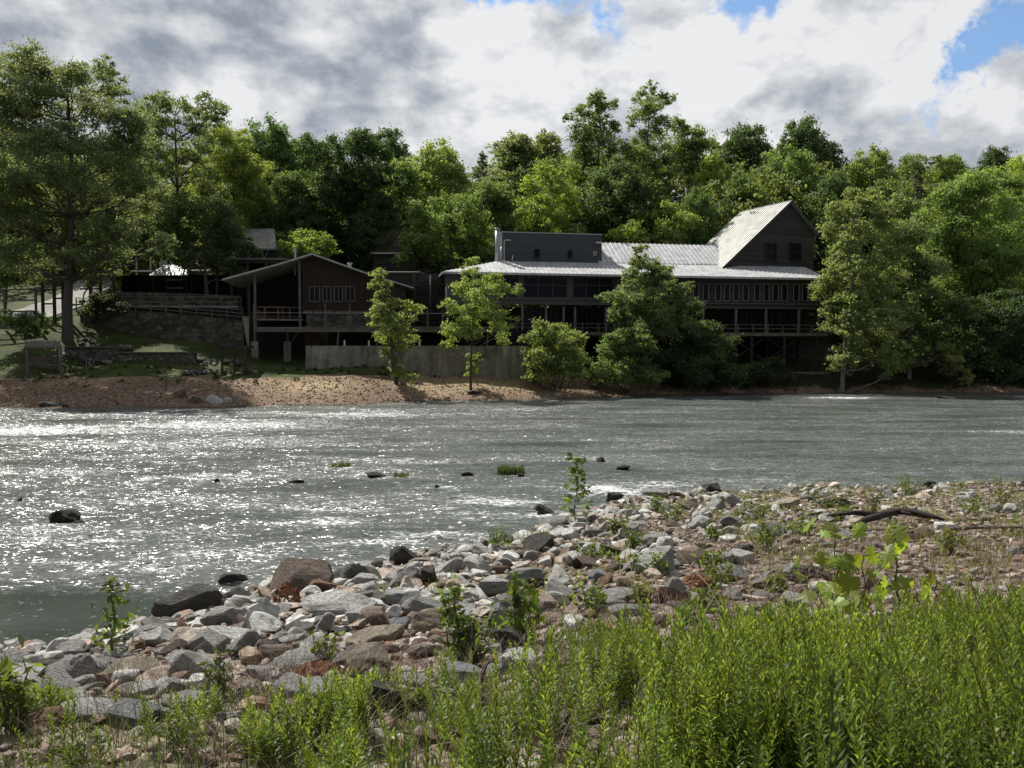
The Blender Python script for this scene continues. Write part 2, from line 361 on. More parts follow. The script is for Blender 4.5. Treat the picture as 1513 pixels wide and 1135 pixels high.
o = grid('ground', xs, ys, ter, M['ground'], (('grass', a_grass), ('wet', a_wet), ('sand', a_sand), ('soil_shade', a_soil_shade))); tag(o, kind='structure')

# ------------------------------------------------------------------ river
FOAM = [(60, 636, 170, 9, 1), (330, 628, 190, 8, 1), (150, 612, 170, 4, .6), (420, 650, 200, 8, .45), (200, 740, 160, 8, .5), (150, 800, 120, 8, .5), (350, 820, 90, 7, .5), (180, 655, 160, 6, .7), (520, 612, 200, 5, .8), (740, 606, 130, 4, .5), (640, 598, 60, 3, .4), (560, 680, 100, 4, .45), (470, 676, 60, 3, .4),
        (745, 742, 75, 7, 1.3), (905, 727, 65, 8, 1.15), (965, 716, 60, 5, .9), (1100, 708, 90, 3, .5), (650, 790, 60, 7, .9), (480, 772, 70, 8, .8), (540, 800, 70, 6, .9), (790, 762, 50, 6, .8), (700, 760, 60, 5, .5),
        (270, 790, 110, 8, .5), (60, 780, 80, 8, .5), (230, 840, 90, 6, .5), (100, 830, 80, 5, .4), (1245, 588, 60, 1.5, 1.2), (1480, 638, 60, 2, .8), (400, 750, 120, 7, .5), (300, 705, 140, 6, .5), (80, 700, 120, 6, .6), (215, 872, 24, 4, .6), (640, 720, 60, 4, .5), (1180, 582, 20, 1, .8)]
FW = []
for px, py, rx, ry, w in FOAM:
    x, y = water_hit(px, py); FW.append((x, y, rx * y / F, ry * y * y / (CAMZ * F), w))
def rapid(x, y):
    """how rough the river runs: lively on the left and middle, calm pool near the left bank, smoother on the right"""
    r = np.interp(x / np.maximum(y, 1), [-.7, -.2, .1, .35, .7], [1, 1, .92, .78, .72])
    px_, py_ = water_hit(40, 915); r = r * (1 - .985 * np.clip(2.2 * np.exp(-((x - px_ + .5) / 3.1) ** 2 - ((y - py_) / 1.5) ** 2), 0, 1))
    return r * (.74 + .2 * sn(x, y, 9, o=40) + .34 * sn(x * .16, y, 2.6, 5, o=14))
def a_foam(x, y, z):
    s = np.zeros_like(x)
    for cx, cy, rx, ry, w in FW: s = np.maximum(s, w * np.exp(-((x - cx) / rx) ** 2 - ((y - cy) / ry) ** 2))
    return s
def a_rap(x, y, z): return np.clip(rapid(x, y), 0, 1)
def wav(x, y):
    r = np.clip(rapid(x, y), .02, 1.2); f = np.clip(a_foam(x, y, 0), 0, 1)
    wx = x + .5 * sn(x, y, 2.5, o=12); wy = y + .4 * sn(x, y, 3.1, o=33)
    z = .06 * sn(wx * .6, wy, 1.9, 8, o=3) + .035 * sn(wx * .7, wy, .6, 8, o=25) + .011 * sn(wx, wy, .33, 6, o=45)
    return r * z * (1 + 1.6 * f) + .03 * f * np.abs(sn(wx * .5, wy, .9, 6, o=50))
xs = axis([(-130, -50, 1.5), (-50, -12, .3), (-12, 14, .14), (14, 60, .35), (60, 140, 2)])
ys = axis([(5, 9, .3), (9, 24, .1), (24, 40, .15), (40, 94, .3)])
g = NT('river_water'); P = g.pos(); af = g.n('ShaderNodeAttribute', attribute_name='foam').outputs['Fac']; ar = g.n('ShaderNodeAttribute', attribute_name='rapid').outputs['Fac']
Ps = g.mapv(P, (.6, 1.2, 1))
def slope(sc_, k, det=2):
    n = g.n('ShaderNodeTexNoise'); n.inputs['Scale'].default_value = sc_; n.inputs['Detail'].default_value = det; n.inputs['Distortion'].default_value = .6; g.l(Ps, n.inputs['Vector'])
    s_ = g.n('ShaderNodeVectorMath', operation='SUBTRACT'); g.l(n.outputs[1], s_.inputs[0]); s_.inputs[1].default_value = (.5, .5, .5)
    m_ = g.n('ShaderNodeVectorMath', operation='MULTIPLY'); g.l(s_.outputs[0], m_.inputs[0]); m_.inputs[1].default_value = (k, k, 0); return m_.outputs[0]
n1 = g.noise(Ps, 2.6, 3, .6, .8); n2 = g.noise(Ps, 7, 3, .6, 1.0); n3 = g.noise(Ps, 17, 2, .6, .6)
h = g.math('ADD', g.math('MULTIPLY', n1, 1.0), g.math('ADD', g.math('MULTIPLY', n2, .5), g.math('MULTIPLY', n3, .2)))
h = g.math('MULTIPLY', h, g.math('ADD', g.math('MULTIPLY', ar, .95), .05))
va = g.n('ShaderNodeVectorMath', operation='ADD'); g.l(slope(2.2, 2.2, 3), va.inputs[0]); g.l(slope(9, 3.6, 3), va.inputs[1])
vs = g.n('ShaderNodeVectorMath', operation='SCALE'); g.l(va.outputs[0], vs.inputs[0]); g.l(g.math('ADD', g.math('MULTIPLY', ar, .95), .03), vs.inputs['Scale'])
vn = g.n('ShaderNodeVectorMath', operation='ADD'); g.l(vs.outputs[0], vn.inputs[0]); g.l(g.n('ShaderNodeNewGeometry').outputs['Normal'], vn.inputs[1])
vz = g.n('ShaderNodeVectorMath', operation='NORMALIZE'); g.l(vn.outputs[0], vz.inputs[0]); nb = vz.outputs[0]
fn = g.noise(g.mapv(P, (.55, 1.6, 1)), 2.2, 8, .72, .5); fn2 = g.noise(g.mapv(P, (.8, 2.2, 1)), 9, 4, .7, .3)
m = g.math('ADD', g.math('MULTIPLY', fn, 1.1), g.math('MULTIPLY', fn2, 1.5)); m = g.math('SUBTRACT', m, 1.3)
m = g.math('ADD', g.math('ADD', g.math('MULTIPLY', m, 1.6), g.math('MULTIPLY', af, .42)), g.math('MULTIPLY', ar, .2))
m = g.ramp(m, [(.4, 0.), (.72, 1.)])
deep = g.ramp(g.noise(g.mapv(P, (.2, .6, 1)), .5, 3), [(.35, (.018, .027, .02)), (.65, (.04, .05, .042))]); deep = g.mix(g.math('MULTIPLY', ar, .75), deep, (.165, .176, .174))  # dark water body; rough water gets reflected-sky grey in its base colour
w = g.bsdf(deep, .22, nb, 0, .5); w.inputs['IOR'].default_value = 1.33
fo = g.bsdf((.72, .75, .76), .6, nb)
mx = g.n('ShaderNodeMixShader'); g.l(m, mx.inputs[0]); g.l(w.outputs[0], mx.inputs[1]); g.l(fo.outputs[0], mx.inputs[2])
M['water'] = g.done(mx.outputs[0])
o = grid('river_water', xs, ys, wav, M['water'], (('foam', a_foam), ('rapid', a_rap))); tag(o, kind='structure')

# pale track climbing the slope on the left
mb = MB(); cl = [(-57.5, 90), (-57, 94), (-56.8, 99), (-58, 106), (-61, 114), (-66, 124), (-70, 135)]
for i in range(len(cl) - 1):
    (x0, y0), (x1, y1) = cl[i], cl[i + 1]; wd = 2.6
    for k in range(4):
        for j in range(6):
            a0, a1 = k / 4, (k + 1) / 4; b0, b1 = -wd + j * wd / 3, -wd + (j + 1) * wd / 3
            pt = lambda a, b: (x0 + (x1 - x0) * a + b, y0 + (y1 - y0) * a, gz(x0 + (x1 - x0) * a + b, y0 + (y1 - y0) * a) + .12)
            mb.add([pt(a0, b0), pt(a0, b1), pt(a1, b1), pt(a1, b0)], [(0, 1, 2, 3)])
tag(mb.build('road', M['road']), kind='structure')

# ------------------------------------------------------------------ foliage
def leafquads(C, outw, size, rng, up=.35, outf=.5, asp=.55, droop=0):
    n = len(C); nrm = rng.normal(size=(n, 3)) * .75 + outw * outf; nrm[:, 2] += up
    nrm /= np.linalg.norm(nrm, axis=1)[:, None] + 1e-9
    t = rng.normal(size=(n, 3)); t[:, 2] -= droop; t -= nrm * np.sum(t * nrm, 1)[:, None]; t /= np.linalg.norm(t, axis=1)[:, None] + 1e-9
    b = np.cross(nrm, t); L = size * rng.uniform(.6, 1.25, n)[:, None] * .5
    V = np.empty((n, 4, 3)); V[:, 0] = C - t * L; V[:, 1] = C + b * L * asp - t * L * .1 + nrm * L * .12; V[:, 2] = C + t * L; V[:, 3] = C - b * L * asp - t * L * .1 + nrm * L * .12
    return V.reshape(-1, 3)
def lobe_leaves(c, r, n, leaf, rng, flat=.85, sub=12):
    """leaves gathered in small sprays over a lobe"""
    d = rng.normal(size=(sub, 3)); d[:, 2] = d[:, 2] * .8 + .25; d /= np.linalg.norm(d, axis=1)[:, None]
    rad = rng.uniform(.45, 1.12, sub)[:, None]; sc = c + d * rad * r * np.array([1, 1, flat])
    per = max(4, int(n / sub)); sz = r * rng.uniform(.2, .44, sub)
    k = np.repeat(np.arange(sub), per); off = rng.normal(size=(len(k), 3)) * .62 * sz[k][:, None]; off[:, 2] *= .6
    C = sc[k] + off; o = C - c; o /= np.linalg.norm(o, axis=1)[:, None] + 1e-9
    return C, o
def limb(mb, p, q, r0, r1, rng, sag=.12, n=5, sides=6):
    p = np.array(p, float); q = np.array(q, float); L = np.linalg.norm(q - p); pts = []; rr = []
    j = rng.normal(size=(n + 1, 3)) * L * .035
    for i in range(n + 1):
        t = i / n; c = p * (1 - t) + q * t + (j[i] if 0 < i < n else 0); c[2] += math.sin(t * math.pi) * L * -sag * .4; pts.append(tuple(c)); rr.append(r0 * (1 - t) + r1 * t)
    mb.tube(pts, rr, sides, cap=False)
def lobe_tree(name, label, base, Y, lobes, color, H0=None, leaf=.34, dens=1.0, trunk_r=.25, depth=.55, cat='tree', group=None, bark='bark', seed=1, twigs=True, stems=1, top=None, flat=.85):
    rng = np.random.default_rng(seed); bx = PX(base[0], base[1], Y)[0]; bz = gz(bx, Y)
    rt = empty(name, (bx, Y, bz), 0, label, cat, group)
    L = []; sc = Y / F
    xs_ = [l[0] for l in lobes]; cxp = sum(xs_) / len(xs_); half = max(8, (max(xs_) - min(xs_)) / 2)
    for (px, py, r) in lobes:
        e = math.sqrt(max(0, 1 - min(1, abs(px - cxp) / (half * 1.15)) ** 2)); dy = rng.uniform(-1, 1) * depth * half * sc * e
        x, z = PX(px, py, Y + dy); L.append((np.array([x, Y + dy, z]), 1.1 * r * sc * (Y + dy) / Y))
    # a second, hidden side of the crown so that it has depth from any place
    ex = []
    for c, r in L:
        if depth > .3: ex.append((c + np.array([rng.normal() * r * .7, rng.choice([-1, 1]) * r * rng.uniform(.8, 1.6) * (1 if c[1] < Y else -1) * -1, -abs(rng.normal()) * r * .5]), r * .85))
    mb = MB(); zt = max(c[2] for c, r in L); zl = min(c[2] - r for c, r in L)
    tx = PX(top[0], top[1], Y) if top else (bx + rng.normal() * .3, zt - .15 * (zt - bz))
    tip = np.array([tx[0], Y, tx[1]]); b0 = np.array([bx, Y, bz - .3])
    if stems == 1:
        pts = []; rr = []
        for i in range(9):
            t = i / 8; c = b0 * (1 - t) + tip * t; c[0] += math.sin(t * 5 + seed) * .012 * (zt - bz); pts.append(tuple(c)); rr.append(trunk_r * (1.25 if i == 0 else 1 - .82 * t))
        mb.tube(pts, rr, 10, cap=False)
    pv = [np.array(p) for p in (pts if stems == 1 else [])]
    C = []; O = []
    for i, (c, r) in enumerate(L + ex):
        n = int(dens * 4.4 * math.pi * r * r / (leaf * leaf * .55 * .5)); n = max(40, min(n, 3600)); 
        a, b = lobe_leaves(c, r, n, leaf, rng, flat, sub=int(9 + r * 5)); C.append(a); O.append(b)
        if twigs:
            if stems == 1:
                cand = [p for p in pv if p[2] < c[2] - .15 * abs(c[0] - bx)] or [pv[1]]
                p0 = min(cand, key=lambda p: np.linalg.norm(p - c) + .4 * abs(c[2] - p[2] - np.linalg.norm(c[:2] - p[:2]) * .7)); tt = np.clip((p0[2] - bz) / max(.1, zt - bz), 0, 1)
                r0 = min(trunk_r * (1 - .8 * tt) * .5, r * .14)
            else: p0 = b0 + rng.normal(size=3) * np.array([.3, .3, 0]) * half * sc * .3; r0 = trunk_r * .35
            limb(mb, p0, c, r0, r0 * .3, rng, .15)
            for q in range(3):
                d = rng.normal(size=3); d[2] = abs(d[2]); d /= np.linalg.norm(d); limb(mb, p0 * .3 + c * .7, c + d * r * .85, r0 * .4, r0 * .1, rng, .05, 3, 4)
    mb.build('trunk', M[bark], rt, True)
    C = np.concatenate(C); O = np.concatenate(O)
    raw('crown', leafquads(C, O, leaf, rng) - np.array([bx, Y, bz]), None, M['leaf'], rt, color=tuple(c * LG_ for c in color))
    return rt
LG_ = 2.55
# colours of leaves
G_DARK = (.022, .042, .015); G_MID = (.04, .07, .02); G_OLIVE = (.062, .085, .028); G_BRIGHT = (.085, .13, .022); G_YEL = (.12, .16, .025); G_GREY = (.05, .066, .036); G_SYC = (.07, .092, .038)
# ------------------------------------------------------------------ trees with their own outlines
NT_ = []
def T(*a, **k): NT_.append(lobe_tree(*a, **k))
T('broadleaf_tree', 'big dark tree with thick straight trunk on the lawn at the far left', (104, 487), 82,
  [(35, 80, 20), (25, 100, 20), (62, 108, 26), (105, 108, 26), (152, 98, 15), (150, 128, 24), (10, 120, 22), (8, 165, 32), (58, 158, 32), (108, 158, 34), (158, 172, 32), (192, 182, 24), (25, 212, 34), (85, 215, 32), (138, 225, 36), (186, 232, 30), (10, 268, 34), (60, 280, 32), (125, 285, 32), (172, 290, 32), (200, 300, 22), (20, 328, 34), (70, 335, 24), (150, 340, 30), (188, 348, 22), (145, 380, 26), (28, 380, 30), (160, 398, 16), (-20, 200, 34), (-25, 290, 34), (180, 260, 26), (-10, 370, 28), (95, 190, 20), (110, 325, 18)],
  (.052, .07, .037), leaf=.28, dens=.68, trunk_r=.5, seed=11, top=(100, 130), depth=.6)
T('broadleaf_tree', 'airy tall tree with bare curving branches right of the big left tree', (257, 420), 99,
  [(235, 150, 17), (268, 158, 18), (213, 163, 20), (303, 148, 15), (326, 160, 12), (322, 182, 13), (288, 186, 18), (245, 190, 20), (218, 205, 22), (268, 225, 20), (306, 215, 16), (238, 245, 20), (222, 285, 22), (290, 262, 20), (255, 300, 22), (215, 325, 22)],
  (.05, .07, .03), leaf=.36, dens=.55, trunk_r=.38, seed=12, top=(262, 170))
T('broadleaf_tree', 'soft yellow-green feathery tree behind the dark rounded tree', (350, 400), 108,
  [(340, 205, 22), (348, 225, 26), (368, 255, 26), (328, 245, 26), (385, 292, 22), (345, 285, 30), (316, 275, 24), (365, 320, 24)], (.075, .1, .025), leaf=.3, dens=1.0, seed=13, trunk_r=.3)
T('broadleaf_tree', 'dark rounded tree standing over the black open shed', (306, 440), 92,
  [(275, 312, 22), (312, 308, 24), (250, 340, 20), (298, 345, 30), (342, 340, 22), (270, 375, 20), (318, 376, 22), (356, 362, 12), (240, 362, 14), (335, 395, 14)], (.03, .052, .02), leaf=.3, dens=1.1, seed=14, trunk_r=.3)
T('broadleaf_tree', 'small bright green tree just above the porch house roof', (450, 405), 99,
  [(455, 345, 11), (430, 353, 12), (476, 356, 12), (450, 366, 15), (490, 368, 11), (415, 364, 9), (470, 380, 13), (432, 380, 13)], (.06, .092, .02), leaf=.34, seed=15, trunk_r=.15)
T('broadleaf_tree', 'tall very dark dense tree behind the porch house roof peak', (520, 410), 114,
  [(490, 225, 22), (528, 218, 22), (560, 225, 18), (500, 258, 28), (540, 262, 28), (572, 262, 18), (488, 300, 28), (530, 308, 28), (562, 305, 20), (500, 348, 26), (540, 350, 24), (520, 382, 24), (470, 340, 16)], (.018, .036, .013), leaf=.38, dens=1.15, seed=16, trunk_r=.4)
T('broadleaf_tree', 'wide mid-green round tree left of the rooftop block and vent pipe', (665, 415), 105,
  [(650, 300, 16), (686, 303, 18), (620, 328, 18), (655, 332, 22), (700, 328, 22), (724, 345, 14), (608, 356, 17), (645, 366, 20), (686, 368, 20), (720, 375, 12), (600, 382, 12)], (.055, .088, .024), leaf=.34, seed=17, trunk_r=.3)
T('broadleaf_tree', 'bright lime-green tree right behind the grey rooftop block', (815, 370), 112,
  [(810, 254, 15), (790, 275, 17), (830, 280, 18), (800, 303, 24), (836, 312, 18), (780, 322, 18), (815, 338, 24), (845, 345, 16), (772, 345, 14)], (.07, .105, .02), leaf=.36, seed=18, trunk_r=.25)
T('broadleaf_tree', 'low yellow-green tree behind the metal roof between block and gable', (975, 375), 110,
  [(985, 308, 12), (962, 323, 15), (1006, 325, 15), (930, 338, 13), (982, 343, 18), (1020, 343, 12), (910, 348, 10), (945, 352, 14)], (.075, .105, .024), leaf=.34, seed=19, trunk_r=.15)
T('broadleaf_tree', 'tall ragged tree breaking the skyline left of the twin-topped tallest tree', (885, 330), 128,
  [(880, 146, 13), (898, 158, 14), (862, 163, 11), (876, 182, 19), (906, 190, 14), (842, 173, 6), (880, 215, 26), (858, 228, 20), (910, 230, 20), (885, 262, 28), (850, 262, 22)], (.045, .07, .024), leaf=.42, dens=.85, seed=20, trunk_r=.4)
T('broadleaf_tree', 'tallest slender airy tree on the skyline above the mill', (956, 330), 132,
  [(962, 131, 10), (944, 143, 11), (976, 148, 11), (955, 168, 17), (934, 175, 8), (981, 180, 11), (960, 203, 18), (944, 230, 20), (978, 235, 20), (955, 265, 24)], (.055, .08, .032), leaf=.42, dens=.8, seed=21, trunk_r=.4)
T('broadleaf_tree', 'sloping olive tree on the skyline right of the tallest slender tree', (1015, 330), 136,
  [(1003, 184, 13), (1024, 198, 15), (1000, 213, 20), (1040, 218, 14), (1015, 243, 22), (1038, 255, 18)], (.055, .078, .028), leaf=.42, dens=.95, seed=22, trunk_r=.35)
T('sycamore_tree', 'pale-leaved tree leaning over the water at the right end of the mill', (1247, 578), 87.3,
  [(1258, 292, 14), (1238, 313, 18), (1286, 300, 16), (1310, 322, 18), (1232, 343, 19), (1270, 348, 25), (1248, 383, 22), (1294, 383, 26), (1232, 408, 14), (1260, 418, 22), (1240, 443, 17), (1234, 480, 18), (1270, 470, 25), (1302, 438, 22), (1255, 508, 19), (1292, 500, 22), (1222, 452, 8), (1316, 478, 18), (1324, 358, 17), (1282, 532, 15), (1306, 530, 18), (1250, 540, 11), (1328, 540, 16), (1320, 410, 18)], G_SYC, leaf=.33, dens=.95, seed=23, trunk_r=.24, bark='bark_pale', top=(1262, 330))
T('sycamore_tree', 'mid-sized tree between the leaning pale tree and the large right-hand tree', (1345, 572), 91,
  [(1345, 348, 24), (1332, 390, 24), (1370, 398, 26), (1350, 438, 28), (1386, 448, 24), (1330, 470, 22), (1366, 488, 28), (1340, 518, 22), (1390, 520, 22), (1318, 425, 16)], (.045, .066, .026), leaf=.34, dens=1.05, seed=24, trunk_r=.22, bark='bark_pale')
T('broadleaf_tree', 'large spreading bright-topped tree at the right edge of the photo', (1435, 555), 99,
  [(1400, 288, 22), (1440, 276, 26), (1480, 272, 24), (1385, 318, 24), (1425, 326, 30), (1470, 322, 30), (1510, 308, 26), (1400, 368, 28), (1440, 378, 32), (1486, 378, 32), (1516, 368, 26), (1420, 418, 28), (1460, 428, 28), (1502, 428, 28)], (.062, .098, .028), leaf=.36, dens=1.05, seed=25, trunk_r=.42)
T('broadleaf_tree', 'dark low tree overhanging the right-hand waterline', (1475, 578), 91,
  [(1430, 470, 25), (1470, 460, 28), (1510, 455, 26), (1418, 508, 24), (1460, 510, 28), (1502, 510, 30), (1430, 545, 20), (1480, 550, 24), (1515, 550, 24)], (.024, .042, .018), leaf=.34, dens=1.1, seed=26, trunk_r=.25)
T('shrub', 'pale ivy-like shrub trailing down the dark right bank', (1412, 572), 88.6, [(1395, 515, 11), (1405, 532, 12), (1420, 548, 10), (1432, 560, 8)], (.1, .12, .05), leaf=.26, seed=27, trunk_r=.06, cat='shrub', group='shrubs along the far bank', stems=3)
T('slender_tree', 'narrow column-like vine-covered tree in front of the walkway', (586, 562), 75,
  [(556, 407, 11), (566, 425, 13), (562, 445, 12), (580, 450, 13), (602, 452, 11), (562, 470, 12), (582, 478, 16), (570, 500, 13), (596, 490, 14), (588, 512, 10), (606, 472, 8), (586, 532, 7), (584, 545, 9), (588, 555, 9), (572, 520, 8)], (.075, .1, .035), leaf=.24, dens=.95, seed=28, trunk_r=.2, top=(572, 420), depth=.4)
T('young_tree', 'young airy tree before the concrete wall, left of the round bush', (697, 558), 76,
  [(700, 386, 8), (696, 403, 13), (724, 412, 14), (746, 428, 12), (680, 428, 15), (712, 434, 18), (664, 453, 11), (694, 463, 20), (730, 463, 17), (672, 488, 15), (702, 492, 15), (659, 508, 7), (736, 486, 12), (698, 532, 9), (697, 546, 9), (745, 505, 8)], (.075, .105, .032), leaf=.25, dens=.8, seed=29, trunk_r=.13, depth=.6, top=(700, 395))
GS = 'shrubs along the far bank'
T('shrub', 'round light green bush at the right end of the concrete wall', (820, 572), 78.5,
  [(800, 488, 15), (826, 488, 16), (780, 503, 12), (850, 503, 14), (810, 513, 22), (845, 528, 20), (790, 533, 17), (820, 546, 20), (856, 550, 12), (785, 556, 10)], (.07, .095, .036), leaf=.26, dens=1.1, seed=30, trunk_r=.12, cat='shrub', group=GS, stems=3)
T('shrub', 'mid-green bush between the round light bush and the conical tree', (925, 576), 80.8,
  [(915, 498, 14), (942, 494, 15), (900, 518, 17), (930, 523, 22), (960, 520, 15), (890, 543, 16), (920, 553, 18), (955, 552, 18), (878, 555, 10)], (.05, .078, .026), leaf=.26, dens=1.1, seed=31, trunk_r=.12, cat='shrub', group=GS, stems=3)
T('broadleaf_tree', 'conical glossy tree rising in front of the middle of the mill', (972, 576), 83.5,
  [(950, 368, 8), (947, 386, 13), (966, 398, 15), (933, 403, 13), (955, 423, 22), (985, 420, 13), (925, 428, 14), (935, 453, 20), (970, 453, 24), (1000, 448, 16), (950, 483, 20), (985, 485, 22), (1015, 480, 18), (930, 480, 12), (910, 440, 12), (912, 466, 13), (1008, 428, 13), (1022, 455, 14), (985, 402, 11)], (.055, .078, .034), leaf=.28, dens=1.15, seed=32, trunk_r=.2)
T('shrub', 'dark wide shrub mass below the row of narrow windows', (1040, 580), 84.3,
  [(1020, 498, 20), (1048, 488, 18), (1070, 508, 18), (1000, 528, 24), (1040, 528, 28), (1078, 543, 20), (1010, 558, 18), (1060, 560, 20), (1088, 564, 11)], (.022, .038, .015), leaf=.27, dens=1.15, seed=33, trunk_r=.14, cat='shrub', group=GS, stems=3)
T('shrub', 'low dark bush under the deck near the right concrete footing', (1140, 578), 87, [(1120, 545, 13), (1145, 535, 12), (1135, 560, 12), (1160, 556, 9), (1108, 562, 10)], (.02, .034, .014), leaf=.26, seed=34, trunk_r=.08, cat='shrub', group=GS, stems=3)
T('shrub', 'leafy bush with pale leaf tips below the left timber railing', (40, 500), 80, [(25, 478, 13), (48, 470, 12), (60, 488, 11), (10, 470, 12), (35, 492, 10)], (.03, .05, .02), leaf=.26, seed=35, trunk_r=.06, cat='shrub', group=GS, stems=3)
T('shrub', 'dark tangled hedge between the big trunk and the ramp rail', (160, 470), 86, [(135, 448, 12), (150, 440, 13), (168, 448, 12), (180, 455, 10), (125, 462, 9), (145, 465, 10)], (.018, .028, .014), leaf=.26, seed=36, trunk_r=.06, cat='shrub', group=GS, stems=3)
T('broadleaf_tree', 'small leafy tree behind the timber railing at the left edge', (8, 460), 92, [(5, 370, 20), (28, 385, 18), (-10, 400, 20), (20, 410, 14), (48, 372, 12)], (.04, .06, .026), leaf=.32, dens=.9, seed=37, trunk_r=.15)
T('broadleaf_tree', 'small shady tree between the big trunk and the black shed', (150, 455), 91, [(140, 380, 16), (160, 395, 17), (175, 375, 14), (130, 405, 11), (185, 400, 10)], (.035, .055, .024), leaf=.32, dens=.95, seed=38, trunk_r=.14)

# ------------------------------------------------------------------ background trees: prototypes copied over the hill
def proto(seed, shape):
    rng = np.random.default_rng(seed); rt = empty('background_tree', (0, 0, 0)); mb = MB()
    mb.tube([(0, 0, -1), (.1, 0, 5), (-.1, .1, 11), (0, 0, 16.5)], [.38, .3, .2, .05], 8, cap=False); C = []; O = []
    n = 30 if shape != 'cone' else 26
    for i in range(n):
        t = (i + .5) / n; az = i * 2.4 + rng.uniform(-.4, .4)
        if shape == 'round': rad = 5.6 * math.sin(math.pi * min(1, .1 + .9 * t) ** .8) ** .7; z = 4.5 + 13.5 * t; r = rng.uniform(1.8, 2.7)
        elif shape == 'tall': rad = 3.4 * math.sin(math.pi * (.12 + .85 * t)) ** .6; z = 4 + 15.5 * t; r = rng.uniform(1.2, 1.9)
        elif shape == 'broad': rad = 6.6 * math.sin(math.pi * min(1, .25 + .75 * t)) ** .6; z = 5.5 + 10.5 * t + rng.normal() * .6; r = rng.uniform(1.8, 2.7)
        else: rad = 3.8 * (1 - t) ** .8; z = 2 + 16 * t; r = 1.6 * (1 - t) + .6
        rad *= rng.uniform(.35, 1.0) if i % 3 else 1; c = np.array([math.cos(az) * rad, math.sin(az) * rad, z])
        limb(mb, (0, 0, max(2, z - 2 - rad * .5)), c, .13, .03, rng)
        leaf = .42; a, b = lobe_leaves(c, r, int(min(1300, 3.8 * math.pi * r * r / (leaf * leaf * .27))), leaf, rng, sub=int(9 + r * 5)); C.append(a); O.append(b)
    mb.build('trunk', M['bark'], rt, True)
    raw('crown', leafquads(np.concatenate(C), np.concatenate(O), .42, rng), None, M['leaf'], rt)
    return rt
PR = {}
def back_tree(kind, px, ytop, Y, wpx, color, label):
    wpx *= 1.12
    X, zt = PX(px, ytop, Y); g0 = gz(X, Y); H = zt - g0
    if kind not in PR: PR[kind] = proto({'round': 51, 'tall': 52, 'broad': 53, 'cone': 54, 'round2': 55, 'tall2': 56}[kind], kind.rstrip('2')); r = PR[kind]
    else:
        s = PR[kind]; r = s.copy(); COL.objects.link(r)
        for ch in s.children: c = ch.copy(); COL.objects.link(c); c.parent = r
    base = {'round': (18.8, 14), 'round2': (18.8, 14), 'tall': (20, 9.5), 'tall2': (20, 9.5), 'broad': (17.5, 16), 'cone': (18.5, 9)}[kind]
    sz = H / base[0]; sx = wpx * Y / F / base[1]
    if sz > 1.6: r.location = (X, Y, zt - base[0] * 1.6); sz = 1.6
    else: r.location = (X, Y, g0)
    r.scale = (sx, sx, sz); r.rotation_euler = (0, 0, (px * 1.7) % 6.28)
    for c in r.children:
        if c.name.startswith('crown'): c.color = (*[q * 3.0 for q in color], 1)
    tag(r, label, 'tree', 'trees on the wooded hillside')
